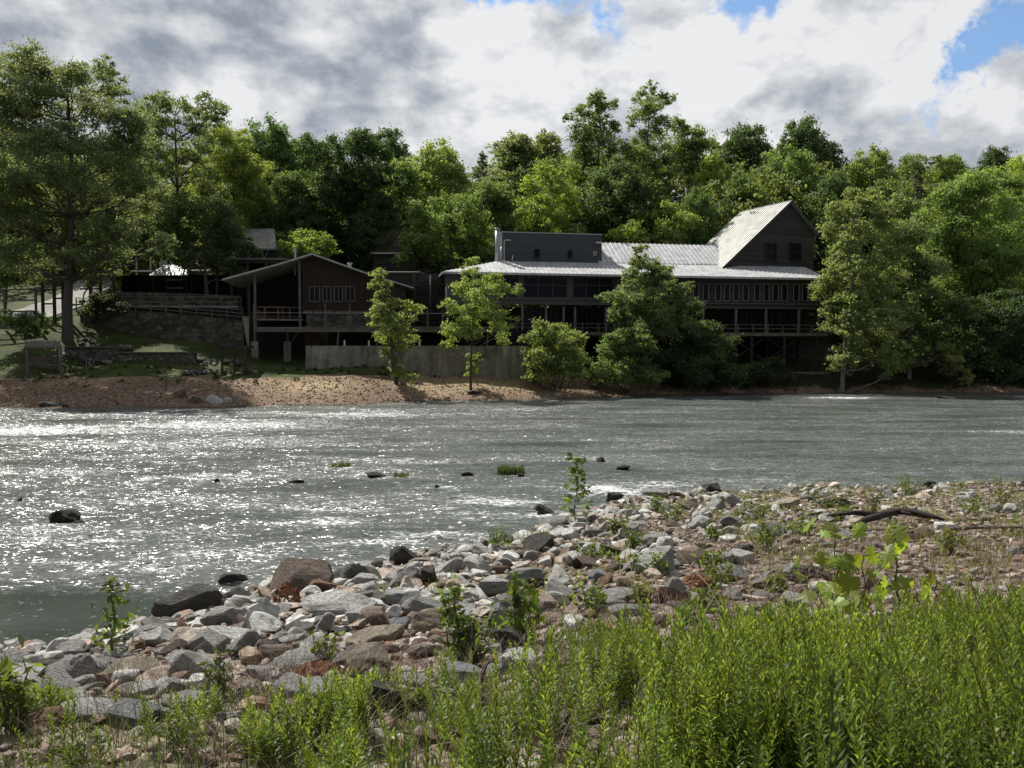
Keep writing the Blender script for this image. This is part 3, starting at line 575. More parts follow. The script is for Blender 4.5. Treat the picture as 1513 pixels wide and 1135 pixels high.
for a in [
 ('round', 400, 186, 122, 105, (.03, .055, .018), 'dark green rounded tree on the skyline left of the very dark dense tree'),
 ('round2', 448, 206, 128, 85, (.04, .062, .026), 'greyish green tree between the rounded skyline tree and very dark tree'),
 ('broad', 578, 193, 138, 90, (.022, .04, .016), 'dark-topped tree poking over the very dark dense tree'),
 ('round', 648, 218, 128, 110, (.07, .095, .03), 'light olive tree on the dip in the skyline'),
 ('cone', 712, 222, 142, 60, (.03, .042, .026), 'greyish cone-shaped tree right of the light olive skyline tree'),
 ('tall', 765, 199, 136, 110, (.05, .068, .032), 'loose grey-green tree on the skyline above the rooftop block'),
 ('tall2', 805, 200, 142, 80, (.055, .07, .032), 'thin grey-green tree just left of the tall ragged skyline tree'),
 ('round2', 915, 245, 118, 130, (.028, .046, .018), 'dark tree right behind the lime-green tree, above the metal roof'),
 ('tall', 1048, 232, 124, 70, (.09, .12, .024), 'yellow-green tree left of the mill gable peak'),
 ('broad', 1110, 188, 142, 115, (.024, .042, .017), 'left one of two dark broad trees on the skyline above the gable'),
 ('broad', 1182, 181, 144, 115, (.022, .04, .016), 'right one of two dark broad trees on the skyline above the gable'),
 ('round', 1168, 228, 126, 115, (.045, .075, .022), 'mid-green round tree directly above the gable peak'),
 ('round2', 1090, 262, 116, 90, (.04, .066, .02), 'green tree just behind the ridge of the gable roof'),
 ('cone', 1232, 212, 138, 70, (.026, .042, .02), 'dark pointed tree right of the two dark broad trees'),
 ('round', 1290, 226, 142, 90, (.06, .085, .024), 'olive tree in the low skyline above the leaning pale tree'),
 ('cone', 1355, 250, 122, 66, (.028, .034, .022), 'dull grey-brown pointed tree behind the right-hand trees'),
 ('broad', 1345, 232, 165, 90, (.045, .066, .02), 'low skyline tree above the dull pointed tree'),
 ('round2', 1405, 234, 158, 80, (.055, .082, .02), 'small skyline tree above the large spreading right tree'),
 ('round', 1470, 223, 156, 70, (.024, .04, .018), 'dark skyline clump near the upper right edge'),
 ('broad', 1510, 236, 132, 100, (.09, .12, .02), 'yellow-green crown at the right edge of the skyline'),
 ('round2', 1235, 262, 116, 90, (.03, .05, .02), 'dark green tree behind the leaning pale tree'),
 ('round', 1310, 275, 114, 110, (.045, .066, .024), 'mid-green tree behind the gap right of the leaning pale tree'),
 ('tall', 600, 240, 120, 90, (.05, .078, .024), 'mid-green tree right of the very dark dense tree'),
 ('round', 560, 300, 112, 80, (.03, .05, .02), 'green tree behind the pale gabled house'),
 ('round2', 430, 260, 112, 100, (.035, .056, .02), 'dark tree above the small bright green tree'),
 ('broad', 730, 270, 118, 110, (.04, .064, .022), 'mid-green tree above the vent pipe'),
 ('round', 190, 215, 112, 120, (.034, .052, .024), 'shaded tree seen through the airy left tree'),
 ('round2', 120, 240, 125, 150, (.05, .075, .028), 'green tree far behind the big left trunk'),
 ('round', 20, 230, 130, 150, (.045, .07, .026), 'green tree far behind the left edge of the big left tree'),
 ('round', 165, 290, 104, 60, (.03, .05, .02), 'dark tree left of the small pale shelter'),
 ('round2', 1030, 285, 112, 70, (.035, .06, .02), 'green tree against the left side of the gable roof')]: back_tree(*a)

# far woods: the closed canopy that fills the hill between and beyond the single trees
rng = np.random.default_rng(77); C = []; O = []
SKX = [-250, 60, 200, 340, 400, 500, 590, 620, 700, 800, 850, 1000, 1100, 1200, 1260, 1350, 1440, 1780]; SKY = [165, 180, 205, 208, 196, 205, 215, 230, 224, 208, 195, 190, 192, 190, 215, 232, 230, 236]
for Y in (118, 128, 140, 152, 166):
    for px in np.arange(-230, 1760, 7200 / Y * .62):
        px = px + rng.normal() * 10; top = np.interp(px, SKX, SKY) + 6 + (166 - Y) * 1.35 + abs(rng.normal()) * 8
        X, zt = PX(px, top, Y); yy = Y + rng.normal() * 3
        for k in range(7):
            r = rng.uniform(1.6, 2.8); c = np.array([X + rng.normal() * 2.4, yy + rng.normal() * 2.2, zt - 2 - k * 1.7 + rng.normal() * .5])
            a, b = lobe_leaves(c, r, 150, .7, rng, sub=12); C.append(a); O.append(b)
o = raw('woodland', leafquads(np.concatenate(C), np.concatenate(O), .72, rng), None, M['leaf'], color=(.11, .15, .05)); tag(o, 'mass of distant green woodland closing the wooded hillside', 'woodland', kind='stuff')
# understory on the slope behind the buildings
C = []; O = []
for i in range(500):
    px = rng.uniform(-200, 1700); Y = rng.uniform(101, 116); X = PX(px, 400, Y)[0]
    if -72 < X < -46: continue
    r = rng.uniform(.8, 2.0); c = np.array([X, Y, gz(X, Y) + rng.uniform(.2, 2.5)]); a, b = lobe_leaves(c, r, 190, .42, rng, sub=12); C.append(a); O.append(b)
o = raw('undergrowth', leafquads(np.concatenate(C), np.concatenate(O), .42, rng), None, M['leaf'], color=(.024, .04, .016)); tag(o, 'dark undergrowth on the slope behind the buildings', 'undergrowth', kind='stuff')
# low weeds on the far bank's right and under shrubs
C = []; O = []
for i in range(520):
    X = rng.uniform(-46, 62); D = rng.uniform(.6, 7) if X > 22 else rng.uniform(7, 14); Y = float(yf(X)) + D
    if X < 22 and rng.random() < .6: continue
    r = rng.uniform(.2, .55) * (1.5 if X > 22 else .7); c = np.array([X, Y, gz(X, Y) + .1]); a, b = lobe_leaves(c, r, 34, .24, rng, sub=5); C.append(a); O.append(b)
o = raw('bank_weeds', leafquads(np.concatenate(C), np.concatenate(O), .24, rng), None, M['leaf'], color=(.045, .065, .024)); tag(o, 'low weeds growing along the far bank', 'weeds', kind='stuff')
# ------------------------------------------------------------------ the mill restaurant
A = (PX(720, 402, 88)[0], 88.0); B = Fr(A, 9.7); zb = 4.2
mill = empty('mill_building', (*A, zb), R(9.7), 'long grey riverside mill with pale metal roofs, two storeys of windows and tall gable', 'building')
S = lambda px, t=0: B.hit(px, 400, t)[0]
ze = B.hit(800, 404, -1)[1]; zd = B.hit(1100, 492, -1.8)[1]; zt = B.hit(800, 387, 4.5)[1]; zr = B.hit(1000, 361, 9.5)[1]; zk = B.hit(815, 345.5, 5)[1]
sL, sR = S(652), S(1218)
def seams(mb, p0, p1, q0, q1, step=.45, w=.05, h=.035):
    """standing seams from the line p0-p1 up to the line q0-q1"""
    L = (Vector(p1) - Vector(p0)).length; n = int(L / step)
    for i in range(1, n):
        a = Vector(p0).lerp(Vector(p1), i / n); b = Vector(q0).lerp(Vector(q1), i / n); mb.beam(a + Vector((0, 0, h / 2)), b + Vector((0, 0, h / 2)), w, h)
# low roof over the river front, hipped at the left end
sT = S(737, 4.5)
mb = MB(B); mb.slab([(sL, -1, ze), (sR, -1, ze), (sR, 4.5, zt), (sT, 4.5, zt)], .16)
mb.slab([(sL, 10, ze), (sL, -1.003, ze), (sT, 4.503, zt), (sT, 9, zt)], .16)
mb.slab([(sT, 4.504, zt - .004), (sR, 4.504, zt - .004), (sR, 14, zt - .004), (sT, 14, zt - .004)], .16)
k = (sT - sL); mb.box(sL + .02, sR - .02, -1.06, -1.002, ze - .22, ze + .02)
n = int((sR - sL) / .55)
for i in range(1, n):
    s = sL + (sR - sL) * i / n; f = min(1, (s - sL) / k); mb.beam((s, -1, ze + .03), (s, -1 + 5.5 * f, ze + (zt - ze) * f + .03), .07, .08)
mb.build('roof', M['roof'], mill)
# middle roof
s0, s1 = S(885, 4.5), S(1075, 6); mb = MB(B); mb.slab([(s0, 4.6, zt + .1), (s1, 4.6, zt + .1), (s1, 9.8, zr), (s0, 9.8, zr)], .16); mb.slab([(s0, 9.81, zr), (s1, 9.81, zr), (s1, 15, zt), (s0, 15, zt)], .16)
seams(mb, (s0, 4.6, zt + .11), (s1, 4.6, zt + .11), (s0, 9.8, zr + .01), (s1, 9.8, zr + .01), .6, .09, .1); mb.build('roof', M['roof'], mill)
MB(B).ext([(s0, 4.7, zt), (s0 + .02, 4.7, zt), (s0 + .02, 9.6, zr - .17), (s0, 9.6, zr - .17)], .1)
# rooftop block
a0, a1 = S(742, 5), S(889, 5); mb = MB(B); mb.box(a0, a1, 5, 11.5, zt - .1, zk); mb.build('roof_block', M['greysiding'], mill)
mb = MB(B); mb.box(a0 - .06, a1 + .06, 4.94, 5.06, zk, zk + .12); mb.box(a0 - .06, a0 + .06, 5.06, 11.5, zk, zk + .12); mb.box(a1 - .06, a1 + .06, 5.06, 11.5, zk, zk + .12); mb.build('parapet_cap', M['galv'], mill)
def bwin(p0, p1, y0, y1, t, fr=B, frame=M['trim'], fw=.07, mull=0, trans=None, dep=.12, name='window', glass=None):
    """a window whose opening spans photo pixels p0..p1, y0..y1 on the wall plane t"""
    x0, z1 = fr.hit(p0, y0, t); x1 = fr.hit(p1, y0, t)[0]; z0 = fr.hit(p0, y1, t)[1]
    mb = MB(fr); mb.box(x0, x0 + fw, t - dep, t, z0, z1); mb.box(x1 - fw, x1, t - dep, t, z0, z1); mb.box(x0 + fw, x1 - fw, t - dep, t, z1 - fw, z1); mb.box(x0 + fw, x1 - fw, t - dep - .02, t, z0, z0 + fw)
    for i in range(mull): xm = x0 + (x1 - x0) * (i + 1) / (mull + 1); mb.box(xm - fw * .4, xm + fw * .4, t - dep, t, z0 + fw, z1 - fw)
    if trans: zm = z1 - (z1 - z0) * trans; mb.box(x0 + fw, x1 - fw, t - dep - .01, t - .01, zm - fw * .35, zm + fw * .35)
    w = mb.build(name, frame, mill if fr is B or fr is W else fr.root)
    MB(fr).box(x0 + fw * .5, x1 - fw * .5, t - .05, t - .01, z0 + fw * .5, z1 - fw * .5).build('pane', glass or M['glass'], w)
    return w
bwin(788, 798.5, 367, 382, 5); bwin(837, 846.5, 369, 383, 5); bwin(876.5, 881, 372, 377.5, 5, frame=M['lamp'], fw=.08)
x, z = B.hit(735, 339, 4.6); MB(B).tube([(x, 4.6, zt - .6), (x, 4.6, z)], .3, 12).tube([(x, 4.6, z), (x, 4.6, z + .12)], .38, 12).build('vent_pipe', M['galv'], mill, True)
x = S(741, 4.7); MB(B).tube([(x, 4.7, zt - .5), (x, 4.7, zt + 1.7)], .12, 8).build('vent_pipe', M['galv'], mill, True)
x, z = B.hit(745, 356, 4.8); x2 = S(755, 4.8); MB(B).tube([(x, 4.8, zt), (x, 4.8, z), (x + .1, 4.8, z + .1), (x2, 4.8, z + .1)], .07, 8).build('conduit', M['lamp'], mill, True)
x, z = B.hit(757, 380, 4.2); MB(B).tube([(x - .05, 4.2, zt - .1), (x + .06, 4.2, zt + .7)], .06, 8).build('conduit', M['lamp'], mill, True)
x, z = B.hit(884, 359, 4.9); MB(B).box(x - .35, x + .35, 4.5, 4.98, z - .08, z + .08).build('flood_light', M['lamp'], mill)
x, z = B.hit(853, 332, 6); MB(B).tube([(x, 6, zk), (x, 6, z)], .025, 6).box(x - .3, x + .3, 5.6, 6.4, zk - .02, zk + .18).build('antenna', M['galv'], mill)
# tall gable wing, turned further round than the river front
W = Fr((36.5, 102.0), 28); za = W.hit(1163, 297, 0)[1]; zf = W.hit(1067, 393, 0)[1]; x_l = W.hit(1067, 393, 0)[0]; x_r = 4.74; ze2 = W.hit(1199.5, 343, 0)[1]; D = 8.4
mb = MB(W); mb.ext([(x_l, 0, 13), (x_r, 0, 13), (x_r, 0, ze2 - .1), (0, 0, za - .15), (x_l, 0, zf - .15)], D); mb.build('gable_wall', M['siding'], mill)
mb = MB(W)
def gslab(mb, x0, z0, x1, z1, t0, t1, th=.16): mb.add([(x0, t0, z0), (x1, t0, z1), (x1, t1, z1), (x0, t1, z0), (x0, t0, z0 - th), (x1, t0, z1 - th), (x1, t1, z1 - th), (x0, t1, z0 - th)], [(0, 1, 2, 3), (7, 6, 5, 4), (0, 4, 5, 1), (1, 5, 6, 2), (2, 6, 7, 3), (3, 7, 4, 0)])
gslab(mb, x_l - .3, zf - .25, 0, za + .05, -.4, D + .3); kk = (ze2 - za) / x_r; gslab(mb, 0.002, za + .05, x_r + .4, za + .05 + kk * (x_r + .4), -.4, D + .3)
nn = 18
for i in range(nn + 1): t = -.38 + (D + .66) * i / nn; mb.beam((x_l - .3, t, zf - .23), (0, t, za + .07), .08, .09)
mb.beam((0, -.42, za + .07), (0, D + .32, za + .07), .22, .08)
mb.build('roof', M['roof_old'], mill)
mb = MB(W); mb.beam((x_l - .3, -.43, zf - .33), (0, -.43, za - .04), .05, .24); mb.beam((x_r + .4, -.43, ze2 - .42), (0, -.43, za - .04), .05, .24); mb.build('barge_board', M['trim'], mill)
for p0, p1 in ((1130, 1147.5), (1166.5, 1183.5)): bwin(p0, p1, 358, 385, 0, W, M['brownboards'] if p0 > 1150 else M['timber'], .12, 1, .5)
# river front, upper storey
zs = [B.hit(1000, y, 0)[1] for y in (408, 418, 444.5, 447.5, 455)]
def band(p0, p1, y0, y1, t0, t1, mb): x0, z1 = B.hit(p0, y0, t0); x1 = B.hit(p1, y0, t0)[0]; z0 = B.hit(p0, y1, t0)[1]; mb.box(x0, x1, t0, t1, z0, z1)
mb = MB(B); xa, xb = S(905), S(1214)
zw1 = B.hit(1100, 419, 0)[1]; zw0 = B.hit(1100, 445.5, 0)[1]; zl = B.hit(1100, 455.5, 0)[1]; zu = ze - .1
mb.box(xa, xb, 0, .3, zw1, zu); mb.box(xa, xb, 0, .3, zl, zw0); mb.box(xb - .3, xb, .3, 12, zl, zu)
wx = [(958.5 + i * 13.5, 966.5 + i * 13.5) for i in range(3)] + [(940 + q / 3.44 - 4.2, 940 + q / 3.44 + 4.2) for q in (262, 303, 352, 415, 460, 507, 555, 613, 660, 707, 752, 812, 857, 903, 945)]
prev = xa
for p0, p1 in wx:
    x0, x1 = S(p0), S(p1); mb.box(prev, x0, 0.001, .299, zw0, zw1); prev = x1
    ww = bwin(p0, p1, 419.6, 445, .1, B, M['frame'], .045, 0, None, .14)
mb.box(prev, xb, .001, .299, zw0, zw1); mb.build('wall', M['siding'], mill)
mb = MB(B); mb.box(xa, xb + .05, -.14, -.002, zw0 - .35, zw0 - .2); mb.box(xa, xb + .05, -.1, -.002, zl - .05, zl + .12); mb.build('trim_band', M['trim'], mill)
# left part of the upper storey : pilasters, sill band and three big window groups
mb = MB(B); xl0 = S(660)
yb = lambda y: B.hit(820, y, 0)[1]
mb.box(xl0, xa - .002, 0, .3, yb(409.5), zu); mb.box(xl0, xa - .002, 0, .3, yb(450), yb(440.5)); mb.box(xl0, xl0 + .3, .3, 11, yb(486), zu)
prev = xl0
G3 = [(684, 700, 0), (704, 720, 0), (741, 766, 1), (773, 838, 2), (846, 905, 2)]
for p0, p1, m_ in G3:
    mb.box(prev, S(p0), .001, .299, yb(440.5), yb(409.5)); prev = S(p1)
    bwin(p0, p1, 409.7, 440.3, .2, B, M['trim'], .09, m_, .38, .14)
mb.build('wall', M['trim'], mill)
mb = MB(B); mb.box(xl0, xa, -.12, -.002, yb(443.5), yb(441.5)); mb.box(xl0, xa, -.1, -.002, yb(450.5), yb(448.5)); mb.build('trim_band', M['trim'], mill)
# lower storey : open porch in deep shade
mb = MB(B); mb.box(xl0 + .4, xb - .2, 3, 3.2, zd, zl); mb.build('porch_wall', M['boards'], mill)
for p0, p1 in ((775, 801), (812, 826), (852, 868), (874, 893), (1095, 1110), (1140, 1160)): bwin(p0, p1, 455, 486, 2.98, B, M['trim'], .07, 1)
for px in (741, 772, 807, 833, 850, 896, 932, 980, 1040, 1088.5, 1133, 1182, 1211): x = S(px); MB(B).box(x - .12, x + .12, -.02, .22, zd, zl - .06).build('post', M['rail'], mill)
xd0, xd1 = S(735), S(1212)
mb = MB(B); mb.box(xd0, xd1, -1.8, 3, zd - .15, zd); mb.box(xd0, xd1, -1.86, -1.802, zd - .35, zd + .02); mb.build('deck', M['rail'], mill)
mb = MB(B); zr1 = zd + 1.0; mb.box(xd0, xd1, -1.84, -1.72, zr1 - .06, zr1); mb.box(xd0, xd1, -1.8, -1.76, zd + .5, zd + .56)
x = xd0
while x < xd1: mb.box(x, x + .09, -1.85, -1.75, zd, zr1 - .062); x += 1.9
mb.build('railing', M['rail'], mill)
x = xd0 + 1
while x < xd1:
    for t in (-1.5, 2.6): mb = MB(B); w = B.w(x, t, 0); mb.box(x - .15, x + .15, t - .15, t + .15, gz(w[0], w[1]) - .3, zd - .16); mb.build('piling', M['timber'], mill)
    x += 4.2
mb = MB(B); mb.box(xd0, xd1, -1.45, -1.2, zd - .5, zd - .17); mb.box(xd0, xd1, 2.3, 2.55, zd - .5, zd - .17)
for px in (1100, 1150, 1195): x = S(px); mb.beam((x - 2, -1.3, zd - 3.2), (x + 2, -1.3, zd - .6), .12); mb.beam((x + 2, -1.2, zd - 3.2), (x - 2, -1.2, zd - .6), .12)
mb.build('deck_beam', M['timber'], mill)
mb = MB(B); mb.box(xl0 + 1, xb - 1, 5, 5.3, 3, zd - .16); mb.build('basement_wall', M['dark'], mill)  # near-black sheet stands in for the shaded void below the deck
mb = MB(B); x0, z1 = B.hit(1166, 550, -2.6); x1 = B.hit(1240, 550, -2.6)[0]; mb.box(x0, x1, -2.6, .5, 0.2, z1); tag(mb.build('concrete_footing', M['concrete']), 'pale concrete footing under the right end of the mill', 'footing')

# ------------------------------------------------------------------ the porch house
PA = (PX(463, 400, 84)[0], 84.0); Pf = Fr(PA, 9); ph = empty('porch_house', (*PA, 4.5), R(9), 'dark brown wooden house with a low gable roof and open river porch', 'building'); Pf.root = ph
H = Pf.hit; za = H(463, 376)[1]; xl, zl_ = H(331, 414); xm, zm = H(418, 390); xr, zr_ = H(545, 405)
mb = MB(Pf)
gslab(mb, xl, zl_, xm, zm, -1, 9, .14); gslab(mb, xm + .002, zm, 0, za, -1, 9, .14); gslab(mb, .002, za, xr, zr_, -1, 9, .14)
x2, z2 = H(611, 425); gslab(mb, xr + .002, zr_, x2, z2, -.4, 7, .12)
for i in range(12): t = -.98 + i * .9; mb.beam((xl, t, zl_ + .02), (xm, t, zm + .02), .05, .04); mb.beam((xm, t, zm + .02), (0, t, za + .02), .05, .04)
mb.build('roof', M['roof_old'], ph)
mb = MB(Pf); mb.beam((0, -1.04, za - .1), (xr, -1.04, zr_ - .1), .04, .16); mb.beam((xr, -1.04, zr_ - .1), (x2, -.44, z2 - .08), .04, .14); mb.build('barge_board', M['galv'], ph)
zD = H(410, 471, 0)[1]; xp0 = H(374, 470)[0]; xw = H(447, 440)[0]; xq = H(600, 450)[0]; zws = H(500, 458, 0)[1]; zB = H(500, 483, 0)[1]
# wall with a sloping top, pieces round the windows
def rz(x): return za - .2 + (zr_ - za) * x / xr if x >= 0 else za - .2 + (zm - za) * x / xm
wy1, wy0 = H(490, 422.5)[1], H(490, 446.5)[1]; wins = [(457, 472.5), (476.5, 489), (493.5, 506.5), (510.5, 524.5)]
mb = MB(Pf); mb.ext([(xw, 0, wy1), (xr, 0, wy1), (xr, 0, rz(xr)), (0, 0, rz(0)), (xw, 0, rz(xw))], .25); mb.box(xw, xr, .001, .249, zws, wy0)
pv = xw
for p0, p1 in wins: mb.box(pv, H(p0, 430)[0], .001, .249, wy0, wy1); pv = H(p1, 430)[0]
mb.box(pv, xr, .001, .249, wy0, wy1); mb.box(xw, xw + .2, .26, 8, zws, rz(xw)); mb.ext([(xr + .003, 0, zws), (xq, 0, zws), (xq, 0, z2 - .3), (xr + .003, 0, zr_ - .3)], .25); mb.build('wall', M['brownboards'], ph)
for p0, p1 in wins: bwin(p0, p1, 423, 446, .1, Pf, M['frame_dim'], .075, 1, None, .14)
mb = MB(Pf); mb.box(xp0, xw - .001, 8, 8.2, zD, za - 1.2); mb.build('back_wall', M['boards'], ph)
mb = MB(Pf); mb.box(xp0, xw - .002, -.1, 8, zD - .2, zD); mb.build('deck', M['rail'], ph)
for px, t in ((377, 0), (443, -.1), (377, 4), (377, 7.8), (368, 7)): x = H(px, 440, t)[0]; zt_ = (zl_ + (zm - zl_) * (x - xl) / (xm - xl) if x < xm else rz(x)) - .12; MB(Pf).box(x - .12, x + .12, t - .12, t + .12, zD - 1.2, zt_).build('post', M['timber_grey'], ph)
mb = MB(Pf); zr1 = zD + 1.25
mb.box(xp0, xw, -.14, -.04, zr1 - .07, zr1); mb.box(xp0, xw, -.12, -.06, zD + .2, zD + .26)
for px in (377, 392, 411, 428, 443): x = H(px, 440)[0]; mb.box(x - .05, x + .05, -.145, -.035, zD, zr1 - .071)
for i in range(16): t = .3 + i * .5; mb.box(xp0 - .05, xp0 + .01, t, t + .08, zD, zr1 - .071)
mb.box(xp0 - .06, xp0 + .02, -.03, 8, zr1 - .07, zr1); mb.build('railing', M['timber_grey'], ph)
mb = MB(Pf); mb.box(H(453, 470)[0], xq, -.1, .25, zB - .4, H(500, 464.6)[1]); mb.build('foundation', M['stone2'], ph)
mb = MB(Pf); a, z1 = H(447, 458.5, -.2); b = H(553, 458.5, -.2)[0]; z0 = H(447, 463.8, -.2)[1]
nseg = 7
for i in range(nseg): mb.box(a + (b - a) * i / nseg + .06, a + (b - a) * (i + 1) / nseg - .06, -.22, -.01, z0, z1)
mb.build('beam_panel', M['timber_grey'], ph)
mb = MB(Pf); a = H(450, 480)[0]; b = H(472, 480)[0]; mb.box(a, b, 0, 1.4, 2.6, zB - .42); mb.build('brick_pier', m_stone('brickwork', (.06, .035, .028), (.13, .08, .06), 3), ph)
mb = MB(Pf); mb.box(H(381, 500, 3)[0], a - .01, 3, 3.2, 2.6, zD - .25); mb.build('basement_wall', M['boards'], ph)
for px in (377, 425):
    x, z1 = H(px, 504.5); w = Pf.w(x, 0, 0); MB(Pf).box(x - .36, x + .36, -.36, .36, gz(w[0], w[1]) - .4, z1).build('concrete_pier', M['concrete'], ph)
    MB(Pf).box(x - .13, x + .13, -.13, .13, z1 + .002, zB - .02).build('post', M['timber_grey'], ph)
x, z1 = H(432, 503); x2_, z2_ = H(444, 487); MB(Pf).beam((x, -.05, z1), (x2_, -.05, z2_), .15).build('brace', M['timber_grey'], ph)
x, z1 = H(364.5, 468, .5); z0 = H(364.5, 515, .5)[1]; MB(Pf).add([(x - .42, .3, z1), (x + .25, .3, z1), (x + .25, .3, z0), (x + .1, .3, z0), (x - .42, .8, z1), (x + .25, .8, z1), (x + .25, .8, z0), (x + .1, .8, z0)], [(0, 1, 2, 3), (7, 6, 5, 4), (0, 4, 5, 1), (1, 5, 6, 2), (2, 6, 7, 3), (3, 7, 4, 0)]).build('tapered_post', M['concrete'], ph)
x, z = H(436, 369, 3); MB(Pf).tube([(x, 3, za - 2), (x, 3, z - .1)], .11, 8).tube([(x, 3, z - .1), (x, 3, z + .1)], .18, 8).build('flue', M['galv'], ph)
x, z = H(517, 390, 2); MB(Pf).tube([(x, 2, zr_ - .3), (x, 2, z)], .2, 8).tube([(x, 2, z), (x, 2, z + .12)], .3, 8).build('flue', M['galv'], ph)
# picnic table on the porch
x, z = H(404, 440, 2.2); pt = empty('picnic_table', Pf.w(x, 2.2, zD), R(9), 'red-brown picnic table standing on the porch of the brown house', 'table'); 
mb = MB(Pf); [mb.box(x - 1.5, x + 1.5, 1.9 + i * .2, 2.08 + i * .2, zD + 1.35, zD + 1.43) for i in range(4)]; mb.build('tabletop', M['red'], pt)
for s in (-1, 1):
    MB(Pf).box(x - 1.5, x + 1.5, 2.2 + s * .95, 2.2 + s * .95 + .3, zD + .75, zD + .82).build('bench', M['red'], pt)
    MB(Pf).beam((x + s * 1.1, 1.5, zD), (x + s * .9, 2.1, zD + 1.34), .12).beam((x + s * 1.1, 3.1, zD), (x + s * .9, 2.5, zD + 1.34), .12).beam((x + s * 1.0, 1.2, zD + .7), (x + s * 1.0, 3.4, zD + .7), .08).build('leg', M['red'], pt)

# ------------------------------------------------------------------ walkway along the river and the concrete wall
Kf = Fr((PX(375, 490, 80.5)[0], 80.5), 4); kw = empty('walkway', (*Kf.A, 4.5), R(4), 'long timber walkway on posts running from the porch house to the mill', 'walkway'); K = Kf.hit
x0, z1 = K(376, 483.5); x1 = K(742, 486)[0]; z0 = z1 - .5
mb = MB(Kf); mb.box(x0, x1, 0, 3.4, z1 - .16, z1); mb.build('deck', M['rail'], kw)
MB(Kf).box(x0, x1, -.08, -.002, z0, z1 - .13).build('fascia', M['timber_grey'], kw)
MB(Kf).box(K(450, 483)[0], x1, -.1, 0.3, z1 + .002, z1 + .09).build('edge_board', M['trim' if 0 else 'timber_grey'], kw)
for px in (376, 481, 517, 562, 607, 632, 654, 700, 735): x = K(px, 480)[0]; MB(Kf).box(x - .07, x + .07, -.14, -.082, z0, z1 + 1.9 * (1 if px > 600 else 1.3)).build('rail_post', M['timber_grey'], kw)
for px, d in ((498, .5), (556, .2), (611, .8), (668, .3), (720, .3)): x = K(px, 490)[0]; w = Kf.w(x, .4, 0); MB(Kf).beam((x - d * .6, .6, gz(w[0], w[1]) - .5), (x + d * .3, .3, z0 + .3), .2).build('support_post', M['timber_grey'], kw)
MB(Kf).tube([(K(376, 480)[0], -.11, z1 + 1.5), (x1, -.11, z1 + 1.5)], .02, 5).build('rail_cable', M['galv'], kw)
Cf = Fr((PX(452, 520, 79.2)[0], 79.2), 3.4); x0 = 0; x1 = Cf.hit(780, 520)[0]; zt1 = Cf.hit(600, 511)[1]; zc = Cf.hit(600, 530)[1]
cw = empty('concrete_wall', (*Cf.A, 2.5), R(3.4), 'long stained pale concrete retaining wall under the walkway', 'wall')
mb = MB(Cf); mb.box(x0, x1, 0, .4, zc, zt1); mb.build('wall', M['concrete'], cw); MB(Cf).box(x0 - .05, x1 + .05, -.12, .5, 1.4, zc - .004).build('footing', M['concrete'], cw)
for px in (509, 545, 620): x, z = Cf.hit(px, 503, .2); MB(Cf).tube([(x, .2, zt1), (x, .2, z)], .09, 8).build('pipe_stub', M['white'], cw)
MB(Cf).box(x0 + 1.5, x1 + 3, 4.5, 4.8, 2.4, z1 - .2).build('back_wall', M['dark'], cw)  # near-black backing puts the shade under the walkway into its colour

# ------------------------------------------------------------------ wheel house between porch house and mill
Wf = Fr((PX(580, 450, 90.5)[0], 90.5), 3); wh = empty('wheel_house', (*Wf.A, 6), R(3), 'dark grey weathered building between the porch house and the mill', 'building'); Q = Wf.hit
x0 = Q(556, 450)[0]; x1 = Q(690, 450)[0]; z1 = Q(600, 404)[1]
MB(Wf).box(x0, x1, 0, 6, 5, z1).build('wall', M['siding'], wh); MB(Wf).slab([(x0 - .5, -1.2, z1 + .05), (Q(617, 404)[0], -1.2, z1 + .05), (Q(617, 404)[0], 6.5, z1 + .9), (x0 - .5, 6.5, z1 + .9)], .14).build('roof', M['timber_grey'], wh)
x = Q(612, 440, -1.3)[0]; MB(Wf).box(x - .16, x + .16, -1.3, -1.0, 6, z1 - .1).build('post', M['timber'], wh)
x, z = Q(636, 407, -1.6); MB(Wf).tube([(x, -1.6, z - 5), (x, -1.6, z)], .08, 8).build('standpipe', M['trim'], wh, True)
cx, cz = Q(636, 447, -.9); wr = 2.55; ml = MB(Wf).tube([(cx, -1.5, cz), (cx, 0, cz)], .18, 10).build('mill_wheel', M['trim'], wh, label='large dark grey spoked mill wheel')
for t in (-1.2, -.6):
    pts = [(cx + math.cos(a) * wr, t, cz + math.sin(a) * wr) for a in np.linspace(0, 2 * math.pi, 33)]; MB(Wf).tube(pts, .09, 6, cap=False).tube([(cx + math.cos(a) * (wr - .5), t, cz + math.sin(a) * (wr - .5)) for a in np.linspace(0, 2 * math.pi, 33)], .06, 6, cap=False).build('rim', M['timber'], ml)
for i in range(8): a = i * math.pi / 4 + .3; MB(Wf).beam((cx, -.9, cz), (cx + math.cos(a) * wr, -.9, cz + math.sin(a) * wr), .1, .12).build('spoke', M['timber'], ml)
mb = MB(Wf)
for i in range(24): a = i * math.pi / 12; mb.beam((cx + math.cos(a) * (wr - .5), -.9, cz + math.sin(a) * (wr - .5)), (cx + math.cos(a + .08) * wr, -.9, cz + math.sin(a + .08) * wr), .5, .04)
mb.build('paddle_ring', M['timber'], ml)

